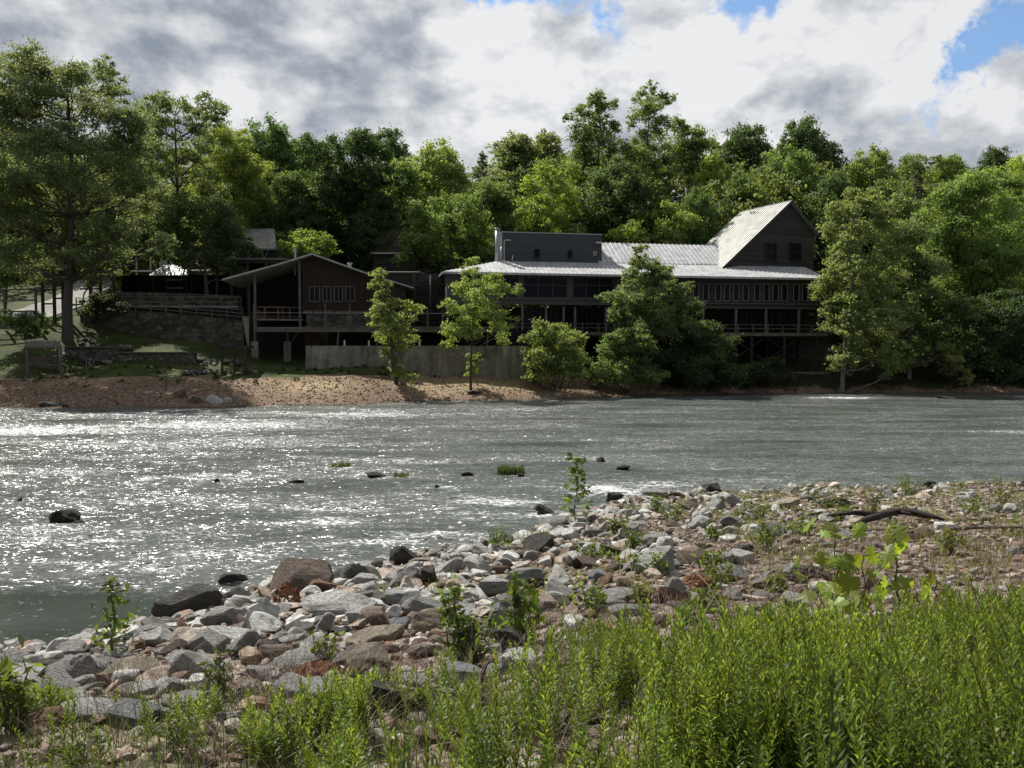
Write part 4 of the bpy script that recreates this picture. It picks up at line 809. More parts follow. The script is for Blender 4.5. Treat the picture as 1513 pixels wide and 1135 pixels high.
# ------------------------------------------------------------------ left side : shed, open roof, walls, ramp, shelter
Sf = Fr((PX(178, 420, 95)[0], 95.0), 0); sh = empty('open_shed', (*Sf.A, 8.5), 0, 'long black open-fronted shed under the dark rounded tree', 'shed'); Q = Sf.hit
x0, x1 = 0, Q(352, 420)[0]; z1 = Q(200, 402)[1]; z0 = Q(200, 432)[1]
mb = MB(Sf); mb.box(x0, x1, 3.5, 3.7, z0 - .5, z1); mb.box(x0, x0 + .15, 0, 3.5, z0 - .5, z1); mb.box(x1 - .15, x1, 0, 3.5, z0 - .5, z1); mb.build('wall', M['dark'], sh)  # wall colour holds the shade inside the open front
MB(Sf).slab([(x0 - .2, -.3, z1 + .05), (x1 + .2, -.3, z1 + .05), (x1 + .2, 4.2, z1 + .75), (x0 - .2, 4.2, z1 + .75)], .14).build('roof', M['timber'], sh)
a, b = Q(221, 405, -.9)[0], Q(277, 405, -.9)[0]; za_ = Q(240, 406.5, -1)[1]; zb_ = Q(240, 393.5, .6)[1]
mb = MB(Sf); mb.slab([(a, -1, za_), (b, -1, za_), (b - .6, .7, zb_ + .15), (a + 1.0, .7, zb_ + .15)], .07); seams(mb, (a, -1, za_), (b, -1, za_), (a + 1.0, .7, zb_ + .15), (b - .6, .7, zb_ + .15), .4, .06, .05); mb.build('tin_awning', M['roof'], sh)
for px in (227, 246, 275, 283, 302): x = Q(px, 420, -.6)[0]; MB(Sf).box(x - .05, x + .05, -.65, -.55, z0 - .5, za_ - .1).build('post', M['timber'], sh)
mb = MB(Sf); x = Q(246, 420)[0]; xx = Q(272, 420)[0]; mb.box(x, xx, -.4, -.3, Q(246, 427)[1], Q(246, 425)[1]); mb.box(x, xx, -.4, -.3, Q(246, 415)[1], Q(246, 413)[1]); mb.build('counter', M['rail'], sh)
Of = Fr((PX(310, 400, 93)[0], 93.0), 3); op = empty('open_pavilion', (*Of.A, 8.5), R(3), 'flat-roofed dark open pavilion left of the porch house', 'pavilion'); Q = Of.hit
x1, z1 = Q(424, 381); MB(Of).slab([(0, -.5, z1 - .1), (x1, -.5, z1 - .1), (x1, 5, z1 + .3), (0, 5, z1 + .3)], .22).build('roof', M['timber_grey'], op)
MB(Of).box(0, x1, 5, 5.2, 8, z1 - .05).build('back_wall', M['dark'], op); MB(Of).box(.2, x1, 0, .15, Q(380, 389)[1], z1 - .34).build('lintel', M['timber'], op)  # back wall colour holds the pavilion's inner shade
for px in (320, 342, 366, 394): x = Q(px, 400)[0]; MB(Of).box(x - .12, x + .12, -.1, .14, 8, Q(380, 389)[1] - .002).build('post', M['timber'], op)
a = Q(338, 400, 1)[0]; b = Q(368, 400, 1)[0]; MB(Of).box(a, b, 1, 1.1, Q(350, 405, 1)[1], Q(350, 397, 1)[1]).build('wall_panel', M['timber_grey'], op)
# gabled house and grey house higher up
def small_house(px0, px1, ytop, yeave, ybase, Y, label, roofm, wallm, gp, rot=0, dp=5, name='gabled_house'):
    f = Fr((PX((px0 + px1) / 2, yeave, Y)[0], Y), rot); x0 = f.hit(px0, yeave)[0]; x1 = f.hit(px1, yeave)[0]; ze = f.hit(px0, yeave)[1]; zt = f.hit(px0, ytop, dp / 2)[1]; z0 = f.hit(px0, ybase)[1]
    r = empty(name, (*f.A, z0), R(rot), label, 'building')
    MB(f).box(x0 + .3, x1 - .3, .3, dp - .3, z0 - .6, ze).build('wall', wallm, r)
    mb = MB(f); mb.slab([(x0, -.2, ze), (x1, -.2, ze), (x1 - gp, dp / 2, zt), (x0 + gp, dp / 2, zt)], .14); mb.slab([(x0 + gp, dp / 2 + .002, zt), (x1 - gp, dp / 2 + .002, zt), (x1, dp + .2, ze), (x0, dp + .2, ze)], .14); mb.build('roof', roofm, r)
    MB(f).box(x0, x1, -.24, -.202, ze - .25, ze - .02).build('fascia', M['galv'], r); return f, r, x0, x1, ze, z0
f, r, x0, x1, ze_, z0 = small_house(343, 410, 338, 367, 382, 104, 'pale-roofed house half hidden above the flat-roofed pavilion', M['roof_old'], M['siding'], 1.2)
for px in (367, 390): x, z = f.hit(px, 374, -.3); MB(f).beam((x, -.15, z - .7), (x - .6, -.15, z + .5), .08).beam((x, -.15, z - .7), (x + .6, -.15, z + .5), .08).build('brace', M['galv'], r)
f, r, x0, x1, ze_, z0 = small_house(548, 612, 338, 373, 400, 108, 'grey house half hidden by trees behind the wheel house', M['timber'], M['siding'], 1.5)
bwin.__defaults__
f = Fr((PX(222, 380, 103)[0], 103.0), -18); z0 = gz(*f.A); r = empty('garden_shelter', (*f.A, z0), R(-18), 'small pale open shelter with little gable roof above the black shed', 'shelter')
ze_ = PX(215, 374, 103)[1]; zt_ = PX(215, 367, 103)[1]; zb0 = PX(215, 393, 103)[1]
mb = MB(f); xs0 = -1.6; gslab(mb, -1.9, ze_ - .1, -.4, zt_, -1, 3, .12); gslab(mb, -.398, zt_, 1.1, ze_ - .1, -1, 3, .12); mb.slab([(.6, .5, ze_), (4.0, .5, ze_), (4.0, 2, zt_ - .1), (-.3, 2, zt_ - .1)], .12); mb.build('roof', M['roof_old'], r)
mb = MB(f); mb.beam((-1.9, -1.03, ze_ - .15), (-.4, -1.03, zt_ - .06), .05, .14); mb.beam((1.1, -1.03, ze_ - .15), (-.4, -1.03, zt_ - .06), .05, .14); mb.build('barge_board', M['white'], r)
for x, t in ((-1.5, -.8), (.8, -.8), (-1.5, 2.6)): MB(f).box(x - .09, x + .09, t - .09, t + .09, z0 - .4, ze_ - .2).build('post', M['white'], r)
MB(f).box(.9, 3.8, .8, 2.6, z0 - .4, ze_ - .12).build('wall', M['white'], r)
for a in (2.1, 3.0): MB(f).box(a, a + .35, .74, .79, z0 - .2, ze_ - .4).build('door_panel', M['timber'], r)

# stone walls, ramp and terrace strip
def wall_run(name, label, cat, pts, thick, mat, top=None):
    """pts (px, ytop, ybase, Y): a wall that follows the ground"""
    mb = MB()
    for (p0, t0, b0, Y0), (p1, t1, b1, Y1) in zip(pts[:-1], pts[1:]):
        x0, z0 = PX(p0, t0, Y0); x1, z1 = PX(p1, t1, Y1); c0, c1 = min(PX(p0, b0, Y0)[1], gz(x0, Y0)) - .5, min(PX(p1, b1, Y1)[1], gz(x1, Y1)) - .5
        mb.add([(x0, Y0, c0), (x1, Y1, c1), (x1, Y1, z1), (x0, Y0, z0), (x0, Y0 + thick, c0), (x1, Y1 + thick, c1), (x1, Y1 + thick, z1), (x0, Y0 + thick, z0)], [(0, 1, 2, 3), (5, 4, 7, 6), (3, 2, 6, 7), (0, 3, 7, 4), (1, 5, 6, 2)])
    return tag(mb.build(name, mat), label, cat)
wall_run('stone_wall', 'high stone-block retaining wall behind the sunny lawn strip', 'wall', [(118, 456, 490, 88.3), (170, 459, 492, 88), (215, 460, 495, 87.6), (270, 464, 498, 87.2), (320, 470, 502, 86.8), (360, 474, 505, 86.5)], .8, M['stone'])
wall_run('stone_wall', 'low rough stone wall directly below the black open shed', 'wall', [(175, 431, 452, 91.6), (260, 433, 452, 91.6), (352, 437, 452, 91.6)], .7, M['stone2'])
mb = MB(); x0, z0 = PX(180, 452, 90.8); x1, z1 = PX(358, 453, 90.8); mb.slab([(x0, 89.6, z0), (x1, 89.6, z1), (x1, 91.4, z1), (x0, 91.4, z0)], .22); tag(mb.build('terrace_slab', M['road']), 'thin pale terrace edge between the low wall and the ramp railing', 'terrace')
def rail_run(name, label, pts, hgt, mat, step=1.6, rails=3, cat='railing', r=.05):
    (pa, ya, Ya) = pts[0]; x0, z0 = PX(*pts[0][:2], pts[0][2]); rt = empty(name, (x0, Ya, z0), 0, label, cat)
    P3 = [Vector((PX(p, y, Y)[0], Y, PX(p, y, Y)[1])) for p, y, Y in pts]; seg = list(zip(P3[:-1], P3[1:]))
    for k in range(rails):
        mb = MB()
        for a, b in seg: mb.beam(a + Vector((0, 0, hgt * (k + 1) / rails)), b + Vector((0, 0, hgt * (k + 1) / rails)), r * 1.2, r * 1.6)
        mb.build('rail', mat, rt)
    for a, b in seg:
        n = max(1, int((b - a).length / step))
        for i in range(n + (1 if b is seg[-1][1] else 0)): c = a.lerp(b, i / n); MB().box(c.x - r, c.x + r, c.y - .002 + r, c.y + r * 3, c.z - .5, c.z + hgt + .05).build('post', mat, rt)
    return rt
rail_run('ramp_railing', 'sloping timber ramp railing on top of the high stone wall', [(112, 455, 88.7), (200, 459, 88.2), (358, 473, 86.9)], 1.15, M['rail'])
rail_run('timber_railing', 'upper timber railing in front of the black open shed', [(180, 452, 90), (356, 453, 90)], 1.1, M['rail'], 2.2, 2)
rail_run('timber_railing', 'grey timber railing beside the track at the left edge', [(-40, 478, 84.5), (52, 476, 84.5)], 3.6, M['timber_grey'], 2.7, 3, r=.1)
rt = empty('timber_fence', (PX(62, 465, 88)[0], 88, PX(62, 465, 88)[1]), 0, 'tall dark timber post-and-rail gateway in front of the pale track', 'fence')
for px, y0, y1 in ((62, 404, 468), (79, 396, 462), (92, 400, 460), (101, 402, 460), (133, 400, 440), (148, 405, 440)): x, z1 = PX(px, y0, 88); MB().box(x - .14, x + .14, 87.9, 88.15, gz(x, 88) - .3, z1).build('post', M['timber'], rt)
for p0, p1, y in ((45, 79, 408), (62, 79, 428), (62, 79, 449), (79, 104, 400), (79, 104, 421), (79, 104, 441), (118, 150, 427), (118, 150, 412)): a, z = PX(p0, y, 87.86); b = PX(p1, y, 87.86)[0]; MB().box(a, b, 87.8, 87.895, z - .09, z + .09).build('rail', M['timber'], rt)
# bird box on the trunk
x, z = PX(97, 390, 81.2); rt = empty('bird_box', (x, 81.2, z - .6), 0, 'small roofed wooden box fixed to the big left trunk', 'box'); MB().box(x - .3, x + .3, 81, 81.5, z - .6, z - .1).build('box', M['timber_grey'], rt)
MB().add([(x - .6, 80.8, z - .15), (x + .4, 80.8, z + .45), (x + .4, 81.6, z + .45), (x - .6, 81.6, z - .15), (x - .6, 80.8, z - .2), (x + .4, 80.8, z + .4), (x + .4, 81.6, z + .4), (x - .6, 81.6, z - .2)], [(0, 1, 2, 3), (7, 6, 5, 4), (0, 4, 5, 1), (1, 5, 6, 2), (2, 6, 7, 3), (3, 7, 4, 0)]).build('roof', M['timber_grey'], rt)
# low shelter by the beach and low walls
f = Fr((PX(17, 520, 73.6)[0], 73.6), 2); z0 = gz(*f.A); r = empty('low_shelter', (*f.A, z0), R(2), 'low weathered timber shelter with shingled lean-to roof by the beach', 'shelter'); Q = f.hit
zt_ = Q(20, 504)[1]; zf_ = Q(30, 512.5, -.6)[1]; x1 = Q(93, 512)[0]
MB(f).slab([(-.1, 2.4, zt_ + .12), (1.6, -.6, zf_), (x1 + .2, -.6, zf_), (x1 - 1.6, 2.4, zt_ + .12)], .1).build('roof', M['timber_grey'], r)
for x, t in ((.1, 2.2), (1.7, -.4), (x1, -.4), (x1 - 1.7, 2.2)): MB(f).box(x - .08, x + .08, t - .08, t + .08, z0 - 1, (zf_ - .11) + (zt_ + .12 - zf_) * (t + .6) / 3).build('post', M['timber_grey'], r)
mb = MB(f); [mb.box(.2, x1 - 1.9, 2.28, 2.34, z0 + .35 + i * .5, z0 + .75 + i * .5) for i in range(3)]; mb.build('back_planks', M['timber_grey'], r)
MB(f).box(1.8, x1 - .3, .6, 1.1, z0 + .9, z0 + .98).build('bench', M['rail'], r); mb = MB(f); mb.beam((1.9, 1.8, zf_ - .2), (3.4, 1.8, z0 + 1.3), .1); mb.build('brace', M['timber_grey'], r)
def slabwall(label, p0, p1, y0, y1, Y, mat, cap=.12, d=1.2):
    x0, z1 = PX(p0, y0, Y); x1 = PX(p1, y0, Y)[0]; r = empty('low_wall', (x0, Y, z1 - 1.4), 0, label, 'wall')
    MB().box(x0, x1, Y, Y + d, PX(p0, y1, Y)[1] - 1.2, z1 - cap).build('wall', mat, r); MB().box(x0 - .1, x1 + .1, Y - .2, Y + d, z1 - cap + .003, z1).build('cap', M['timber_grey'], r)
slabwall('low dark wall with grey cap right beside the low shelter', 95, 170, 512, 531, 78.6, M['stone2']); slabwall('low dark wall with thin pale cap farther right of the low shelter', 171, 284, 520, 529, 78.2, M['stone2'])
# timber platform
x0, z1 = PX(322, 511, 75.5); x1 = PX(368, 511, 75.5)[0]; r = empty('timber_platform', (x0, 75.5, gz(x0, 75.5)), 0, 'small dark timber platform on legs left of the concrete piers', 'platform')
MB().box(x0, x1, 74.8, 77, z1 - .25, z1).build('deck', M['timber'], r)
for px in (328, 346, 362): x = PX(px, 520, 75)[0]; MB().box(x - .09, x + .09, 74.9, 75.1, gz(x, 75) - .3, z1 - .252).build('leg', M['timber'], r)
for px, yt, Y, lb in ((127, 527, 72, 'thin short stake standing on the lawn right of the low shelter'), (245, 541, 69.5, 'thin short stake at the lawn edge above the gravel beach')):
    x, z = PX(px, yt, Y); tag(MB().tube([(x, Y, gz(x, Y) - .2), (x + .03, Y, z - .3), (x, Y, z)], [.05, .045, .03], 7).build('stake', M['timber_grey']), lb, 'stake', 'stakes on the far lawn')
# rough stones of the terraces : one low dry-stone edge
rr = np.random.default_rng(5); 
# ------------------------------------------------------------------ rocks
def ico(sub):
    bm = bmesh.new(); bmesh.ops.create_icosphere(bm, subdivisions=sub, radius=1); V = np.array([v.co[:] for v in bm.verts]); Fc = np.array([[v.index for v in f.verts] for f in bm.faces]); bm.free(); return V, Fc
IV, IF = ico(4); SV, SF = ico(2); TV, TF = ico(1)
def rockverts(V, rng, cuts=9, rough=.035, block=.5):
    V = V.copy()
    for i in range(cuts):
        n = rng.normal(size=3)
        if rng.random() < block: n = np.round(n / np.abs(n).max() * .8) + rng.normal(size=3) * .18
        if np.linalg.norm(n) < .1: n = np.array([0, 0, 1.])
        n /= np.linalg.norm(n); d = rng.uniform(.4, .74); s = V @ n - d; V = np.where(s[:, None] > 0, V - n * s[:, None] * .97, V)
    if rough:
        q = V * 3.1 + rng.uniform(0, 9, 3); nz = np.sin(q[:, 0] * 1.7 + np.sin(q[:, 1] * 2)) + np.sin(q[:, 1] * 2.1 + np.sin(q[:, 2] * 2.3)) + np.sin(q[:, 2] * 2.6 + np.sin(q[:, 0] * 1.4)); q = q * 2.7
        nz = nz + .55 * (np.sin(q[:, 0] * 1.3 + q[:, 1]) + np.sin(q[:, 1] * 1.5 - q[:, 2]) + np.sin(q[:, 2] * 1.9 + q[:, 0]))
        V = V * (1 + rough * nz[:, None] * .6)
    m = np.abs(V).max(0); return V / m
PROT = {}
_r = np.random.default_rng(21)
for kind, n, cuts, block in (('angular', 9, 10, .35), ('blocky', 7, 8, .9), ('rounded', 5, 5, .2), ('slab', 6, 8, .8)):
    PROT[kind] = []
    for i in range(n):
        v = rockverts(IV, _r, cuts, .03 if kind != 'rounded' else .04, block); me = bpy.data.meshes.new('rock'); me.from_pydata(v.tolist(), [], IF.tolist()); me.materials.append(M['rock']); PROT[kind].append(me)
GREY = (.42, .42, .405); PALE = (.62, .62, .595); BLUE = (.3, .33, .35); DARKR = (.09, .09, .085); BROWN = (.19, .145, .11); TAN = (.42, .37, .29); PINK = (.4, .32, .27); ORANGE = (.34, .21, .14)
CN = {GREY: 'grey', PALE: 'pale grey', BLUE: 'blue-grey', DARKR: 'dark', BROWN: 'brown', TAN: 'tan', PINK: 'pinkish', ORANGE: 'orange-brown'}
RK = []
def add_rock(px, py, w, h, kind, col, label=None, rot=None, tilt=None, name='boulder', group='rocks of the near bank', sink=.2, at=None):
    g = at or ground_hit(px, py - .28 * h)
    if g is None: return
    X, Y, Z = g; sc = Y / F; ww = w * sc; hh = max(h * sc * 1.05, ww * .26); r = random.Random(int(px * 7 + py * 13))
    o = bpy.data.objects.new(name, r.choice(PROT[kind])); COL.objects.link(o)
    dp = min(ww, max(hh * 1.5, ww * .62)); fl = 1.0
    o.scale = (ww / 2 * 1.04, dp / 2, hh / 2 * fl * 1.1); o.location = (X, Y + dp * .12, Z + hh * (.5 - sink))
    o.rotation_euler = (r.uniform(-.35, .2), tilt if tilt is not None else r.uniform(-.28, .28), (rot if rot is not None else r.uniform(-.35, .35)) + r.choice([0, math.pi]))
    j = r.uniform(.85, 1.15); o.color = tuple(min(1, c * j) for c in col) + (1,); o['category'] = 'rock'; o['group'] = group
    RK.append([o, px, py - h / 2, w, h, kind, col, label, X, Y, ww, ground_hit is None]); return o
A_, B_, R_, S_ = 'angular', 'blocky', 'rounded', 'slab'
HR = [(270, 925, 98, 54, B_, DARKR, 'large dark moss-topped block at the water, left of centre shore'), (352, 900, 56, 28, R_, DARKR), (340, 866, 46, 18, A_, DARKR, 'wet black jagged rock in the shallows left of the rusty boulder'),
 (440, 898, 94, 72, A_, (.17, .135, .11), 'large round rusty-brown boulder at the water edge'), (468, 884, 38, 27, A_, GREY), (500, 922, 118, 36, S_, PALE, 'longest pale grey slab, right of the rusty-brown boulder'), (325, 938, 60, 42, A_, GREY), (345, 955, 92, 24, S_, PALE),
 (357, 980, 52, 40, A_, GREY), (390, 978, 46, 30, A_, DARKR), (225, 950, 66, 22, S_, GREY), (220, 968, 72, 30, A_, PALE), (240, 978, 46, 20, R_, GREY), (97, 985, 62, 32, A_, GREY), (163, 982, 40, 24, R_, GREY), (137, 955, 52, 20, S_, GREY),
 (98, 1035, 78, 54, R_, GREY, 'biggest smooth grey boulder in the lower left pile'), (122, 1010, 62, 38, A_, GREY), (195, 1010, 86, 28, S_, TAN, 'pale tan flat-topped slab in the lower left pile'), (165, 995, 34, 17, B_, GREY), (275, 993, 52, 25, B_, GREY), (385, 1007, 50, 22, B_, GREY),
 (430, 1048, 70, 46, R_, GREY, 'rounded dark grey boulder above the green stalks, lower left'), (215, 1038, 50, 24, B_, PALE), (100, 1055, 62, 28, A_, PALE), (135, 1068, 92, 20, S_, PALE), (258, 1072, 76, 34, A_, GREY), (304, 1045, 52, 26, A_, GREY), (360, 1035, 44, 22, B_, PALE), (48, 1050, 60, 30, R_, GREY), (43, 1020, 42, 18, A_, PALE), (337, 1070, 42, 16, B_, PALE),
 (420, 955, 38, 18, R_, GREY), (476, 945, 42, 32, A_, GREY), (410, 912, 60, 15, S_, GREY), (532, 878, 62, 42, A_, (.2, .21, .18), 'striped grey-green wedge rock right of the rusty-brown boulder'), (592, 902, 48, 31, R_, PALE), (598, 878, 46, 32, A_, GREY), (631, 878, 30, 40, A_, DARKR), (665, 860, 44, 33, A_, PALE), (708, 860, 50, 31, B_, PALE),
 (628, 842, 48, 14, S_, TAN), (598, 838, 48, 25, A_, DARKR), (586, 853, 42, 17, S_, GREY), (641, 825, 30, 12, A_, PALE), (712, 828, 42, 20, A_, PALE), (685, 828, 38, 16, S_, PALE), (742, 853, 36, 18, A_, ORANGE, 'orange-tinted rock between two long pale rocks'), (765, 875, 90, 28, S_, GREY), (727, 893, 74, 32, A_, GREY), (826, 896, 40, 35, A_, GREY, 'pointed grey rock standing alone below the tan-brown block'),
 (738, 936, 44, 40, R_, (.4, .43, .46), 'pale blue-white rounded boulder beside the bush with the dark stake'), (654, 893, 32, 20, B_, GREY), (557, 938, 54, 36, A_, PINK), (545, 958, 102, 26, S_, TAN, 'plank-like tan slab tilted up to the right'), (550, 1003, 82, 42, A_, (.3, .27, .22), 'grey-tan wedge with a dark hollow under it, below the plank-like slab'), (526, 925, 42, 16, S_, PALE), (474, 942, 40, 28, A_, GREY), (508, 993, 46, 28, A_, GREY), (430, 957, 42, 17, S_, PALE), (608, 1020, 50, 17, S_, PALE), (735, 1015, 38, 28, A_, GREY),
 (858, 845, 48, 24, B_, BROWN), (874, 886, 44, 16, S_, PALE), (775, 832, 62, 14, S_, BROWN), (777, 820, 34, 12, S_, TAN), (508, 868, 40, 26, A_, DARKR), (640, 938, 32, 18, A_, GREY), (834, 803, 60, 22, S_, PALE), (875, 783, 34, 18, R_, DARKR), (815, 783, 46, 18, A_, GREY), (932, 775, 30, 22, A_, PALE), (938, 788, 42, 14, S_, GREY), (932, 806, 36, 22, B_, PALE), (970, 740, 44, 18, A_, GREY), (1004, 742, 36, 13, B_, BROWN), (1054, 731, 36, 16, A_, DARKR), (1041, 740, 28, 10, S_, TAN), (1087, 753, 40, 18, A_, GREY), (1012, 757, 38, 16, A_, PINK), (1036, 788, 42, 24, B_, PALE), (1154, 757, 56, 18, S_, TAN), (1144, 798, 38, 22, R_, GREY),
 (1097, 840, 56, 29, B_, PALE, 'square pale grey block standing right of the leafy weeds'), (1082, 867, 56, 28, R_, BLUE, 'smooth blue-grey rock just below the square pale block'), (980, 830, 44, 14, S_, GREY), (982, 846, 46, 18, B_, BLUE), (1016, 842, 44, 24, A_, BROWN), (990, 898, 52, 36, A_, PALE, 'bulky pale grey rock left of the rusty root clump'), (938, 845, 42, 15, S_, PALE), (890, 823, 28, 22, A_, PALE), (870, 846, 50, 22, B_, BROWN), (911, 845, 25, 12, R_, PINK), (890, 868, 32, 18, A_, ORANGE), (922, 874, 30, 15, A_, BROWN), (871, 884, 42, 15, S_, PALE), (930, 922, 72, 22, S_, GREY), (1088, 891, 30, 18, R_, GREY), (1074, 804, 36, 15, R_, GREY), (803, 764, 32, 16, A_, DARKR), (905, 745, 36, 15, A_, DARKR),
 (690, 1010, 40, 18, A_, GREY), (620, 975, 42, 18, S_, TAN), (575, 968, 30, 14, R_, PINK), (1160, 852, 30, 14, A_, TAN), (1195, 745, 30, 12, A_, GREY), (1235, 752, 36, 13, B_, DARKR), (1370, 722, 30, 9, A_, DARKR), (1330, 733, 30, 10, S_, TAN), (1420, 745, 26, 10, S_, PALE), (1480, 760, 34, 12, A_, GREY), (1250, 800, 34, 14, A_, GREY), (760, 905, 34, 16, A_, PALE), (800, 925, 40, 18, A_, PALE), (690, 905, 34, 16, A_, GREY), (560, 895, 36, 16, A_, GREY), (1180, 905, 44, 24, A_, PALE), (860, 960, 40, 18, A_, PALE), (1010, 960, 40, 16, A_, PALE)]
for h in HR: add_rock(*h)
# rocks standing in the river
for px, py, w, h, kd, lb in ((96, 775, 40, 25, A_, 'black jagged rock alone in the rapids at the left'), (117, 776, 18, 8, A_, 'small black rock touching the jagged rock in the left rapids'), (645, 723, 9, 7, A_, 'tiny black stone in midstream below the grass tufts'), (888, 685, 15, 9, R_, 'small black rock upstream of the sapling'), (922, 696, 23, 10, R_, 'low black rock right of the sapling, in the river'), (440, 714, 26, 5, S_, 'thin black slab of rock breaking the mid-left rapids'), (320, 712, 10, 5, A_, 'tiny black stone in the left rapids'), (690, 705, 22, 7, S_, 'flat dark stone just left of the larger grass tuft'), (770, 705, 12, 6, A_, 'dark stone at the right foot of the larger grass tuft'), (30, 742, 10, 7, A_, 'tiny black stone near the left edge of the river'), (1400, 590, 26, 3, S_, 'long flat dark stone near the far right shore'), (555, 703, 34, 3, S_, 'thin dark sunken log-like stone between the grass tufts')):
    x, y = water_hit(px, py - h * .2); sc = y / F; o = add_rock(px, py, w, h, kd, (.035, .034, .03), lb, group='dark rocks in the river', at=(x, y, 0)); o.location = (x, y, .3 * h * sc); RK[-1][8:10] = [x, y]
for px, py, w, h, col, lb in ((318, 598, 22, 10, PALE, 'pale rock at the tip of the far gravel beach'), (338, 598, 12, 9, PALE, 'upright pale rock beside the pale beach-tip rock'), (292, 596, 30, 9, TAN, 'tan flat rock on the far beach edge'), (268, 590, 22, 10, BROWN, 'brown rock half buried in the far beach'), (75, 600, 30, 5, DARKR, 'low dark rock on the left end of the far shore'), (98, 603, 10, 5, DARKR, 'small black rock at the left far waterline'), (222, 583, 14, 4, PALE, 'small pale stone on the open far beach'), (826, 586, 9, 4, PALE, 'small white stone on the beach below the round bush'), (700, 582, 24, 4, DARKR, 'flat dark stone on the beach below the young tree')):
    a, b, c = ray(px, py - h * .3); ys = np.linspace(55, 100, 900); kk = ys / b; hit = np.argmax(CAMZ + c * kk <= np.maximum(ter(a * kk, ys), 0)); X, Y = float(a * kk[hit]), float(ys[hit]); sc = Y / F
    o = bpy.data.objects.new('boulder', random.Random(px).choice(PROT['angular'])); COL.objects.link(o); o.scale = (w * sc * .58, w * sc * .4, h * sc * .9); o.location = (X, Y, gz(X, Y) + h * sc * .3); o.color = (*col, 1); tag(o, lb, 'rock', 'rocks on the far beach')
# remaining separate rocks, strewn between the big ones
taken = [(r[8], r[9], r[10] / 2) for r in RK]; rr = random.Random(9); cnt = 0; tries = 0
while cnt < 178 and tries < 20000:
    tries += 1; px = rr.uniform(-5, 1515); y0 = np.interp(px, [0, 60, 200, 330, 480, 620, 780, 870, 1000, 1200, 1513], [985, 975, 950, 892, 865, 832, 795, 765, 742, 732, 722]); py = y0 + 3 + (1100 - y0) * rr.random() ** 1.5
    lim = np.interp(px, [0, 500, 700, 850, 1000, 1150, 1513], [1095, 1075, 1040, 960, 940, 900, 850])
    if py > lim: continue
    g_ = ground_hit(px, py)
    if not g_: continue
    X, Y, Z = g_; big = rr.random() ** 2; wm = .26 + .42 * big
    if px > 1120: wm *= .6
    if Z < .02: continue
    if any((X - a) ** 2 + ((Y - b) * 1.1) ** 2 < (c * .95 + wm * .42) ** 2 for a, b, c in taken): continue
    w = wm * F / Y; h = w * rr.uniform(.38, .62); col = rr.choices([GREY, PALE, BLUE, DARKR, BROWN, TAN, PINK, ORANGE], [30, 24, 8, 8, 8, 12, 9, 3])[0]
    if abs(py - y0) < 14: col = rr.choice([DARKR, GREY, DARKR])
    kd = rr.choices([A_, B_, R_, S_], [40, 22, 14, 24])[0]
    if kd == S_: h *= .7
    if add_rock(px, py, w, h, kd, col): taken.append((X, Y, wm / 2)); cnt += 1
# a label for every rock : look, then the nearest landmark, then the order among look-alikes
LM = [(440, 868, 'the rusty-brown boulder'), (270, 900, 'the mossy block'), (545, 945, 'the plank-like slab'), (500, 905, 'the longest pale slab'), (98, 1010, 'the biggest grey boulder'), (430, 1025, 'the rounded boulder lower left'), (738, 915, 'the blue-white boulder'), (1097, 826, 'the square pale block'), (855, 720, 'the tall sapling'),
      (688, 930, 'the staked bush'), (1290, 775, 'the driftwood branch'), (990, 880, 'the bulky pale rock'), (742, 843, 'the orange-tinted rock'), (1250, 830, 'the big-leaved sapling'), (195, 998, 'the tan flat-topped slab'), (180, 890, 'the weedy sapling left'), (1154, 748, 'the tan slab near the shore'), (1420, 735, 'the far right shingle'), (532, 858, 'the striped wedge rock')]
from collections import defaultdict
bylab = defaultdict(list)
def relation(dx, dy):
    if abs(dx) > 1.3 * abs(dy): return 'right of' if dx > 0 else 'left of'
    return 'below' if dy > 0 else 'above'
for r in RK:
    if r[7]: r[0]['label'] = r[7]; continue
    o, px, py = r[0], r[1], r[2]; lm = min(LM, key=lambda l: (l[0] - px) ** 2 + (l[1] - py) ** 2 * 1.5 + (1e9 if abs(l[0] - px) < 6 and abs(l[1] - py) < 6 else 0))
    size = 'small' if r[10] < .42 else 'mid-sized' if r[10] < .72 else 'large'; cn = CN.get(r[6], 'grey'); sh = {'angular': 'jagged rock', 'blocky': 'blocky rock', 'rounded': 'rounded rock', 'slab': 'flat rock'}[r[5]]
    bylab[f'{size} {cn} {sh} {relation(px - lm[0], py - lm[1])} {lm[2]}'].append(r)
ORD = ['leftmost', 'second from left', 'third from left', 'fourth from left', 'fifth from left', 'sixth from left', 'seventh from left', 'eighth from left', 'ninth from left']
for lb, rs in bylab.items():
    rs.sort(key=lambda r: r[1])
    for i, r in enumerate(rs): r[0]['label'] = lb if len(rs) == 1 else f'{lb}, {ORD[min(i, 8)]}'

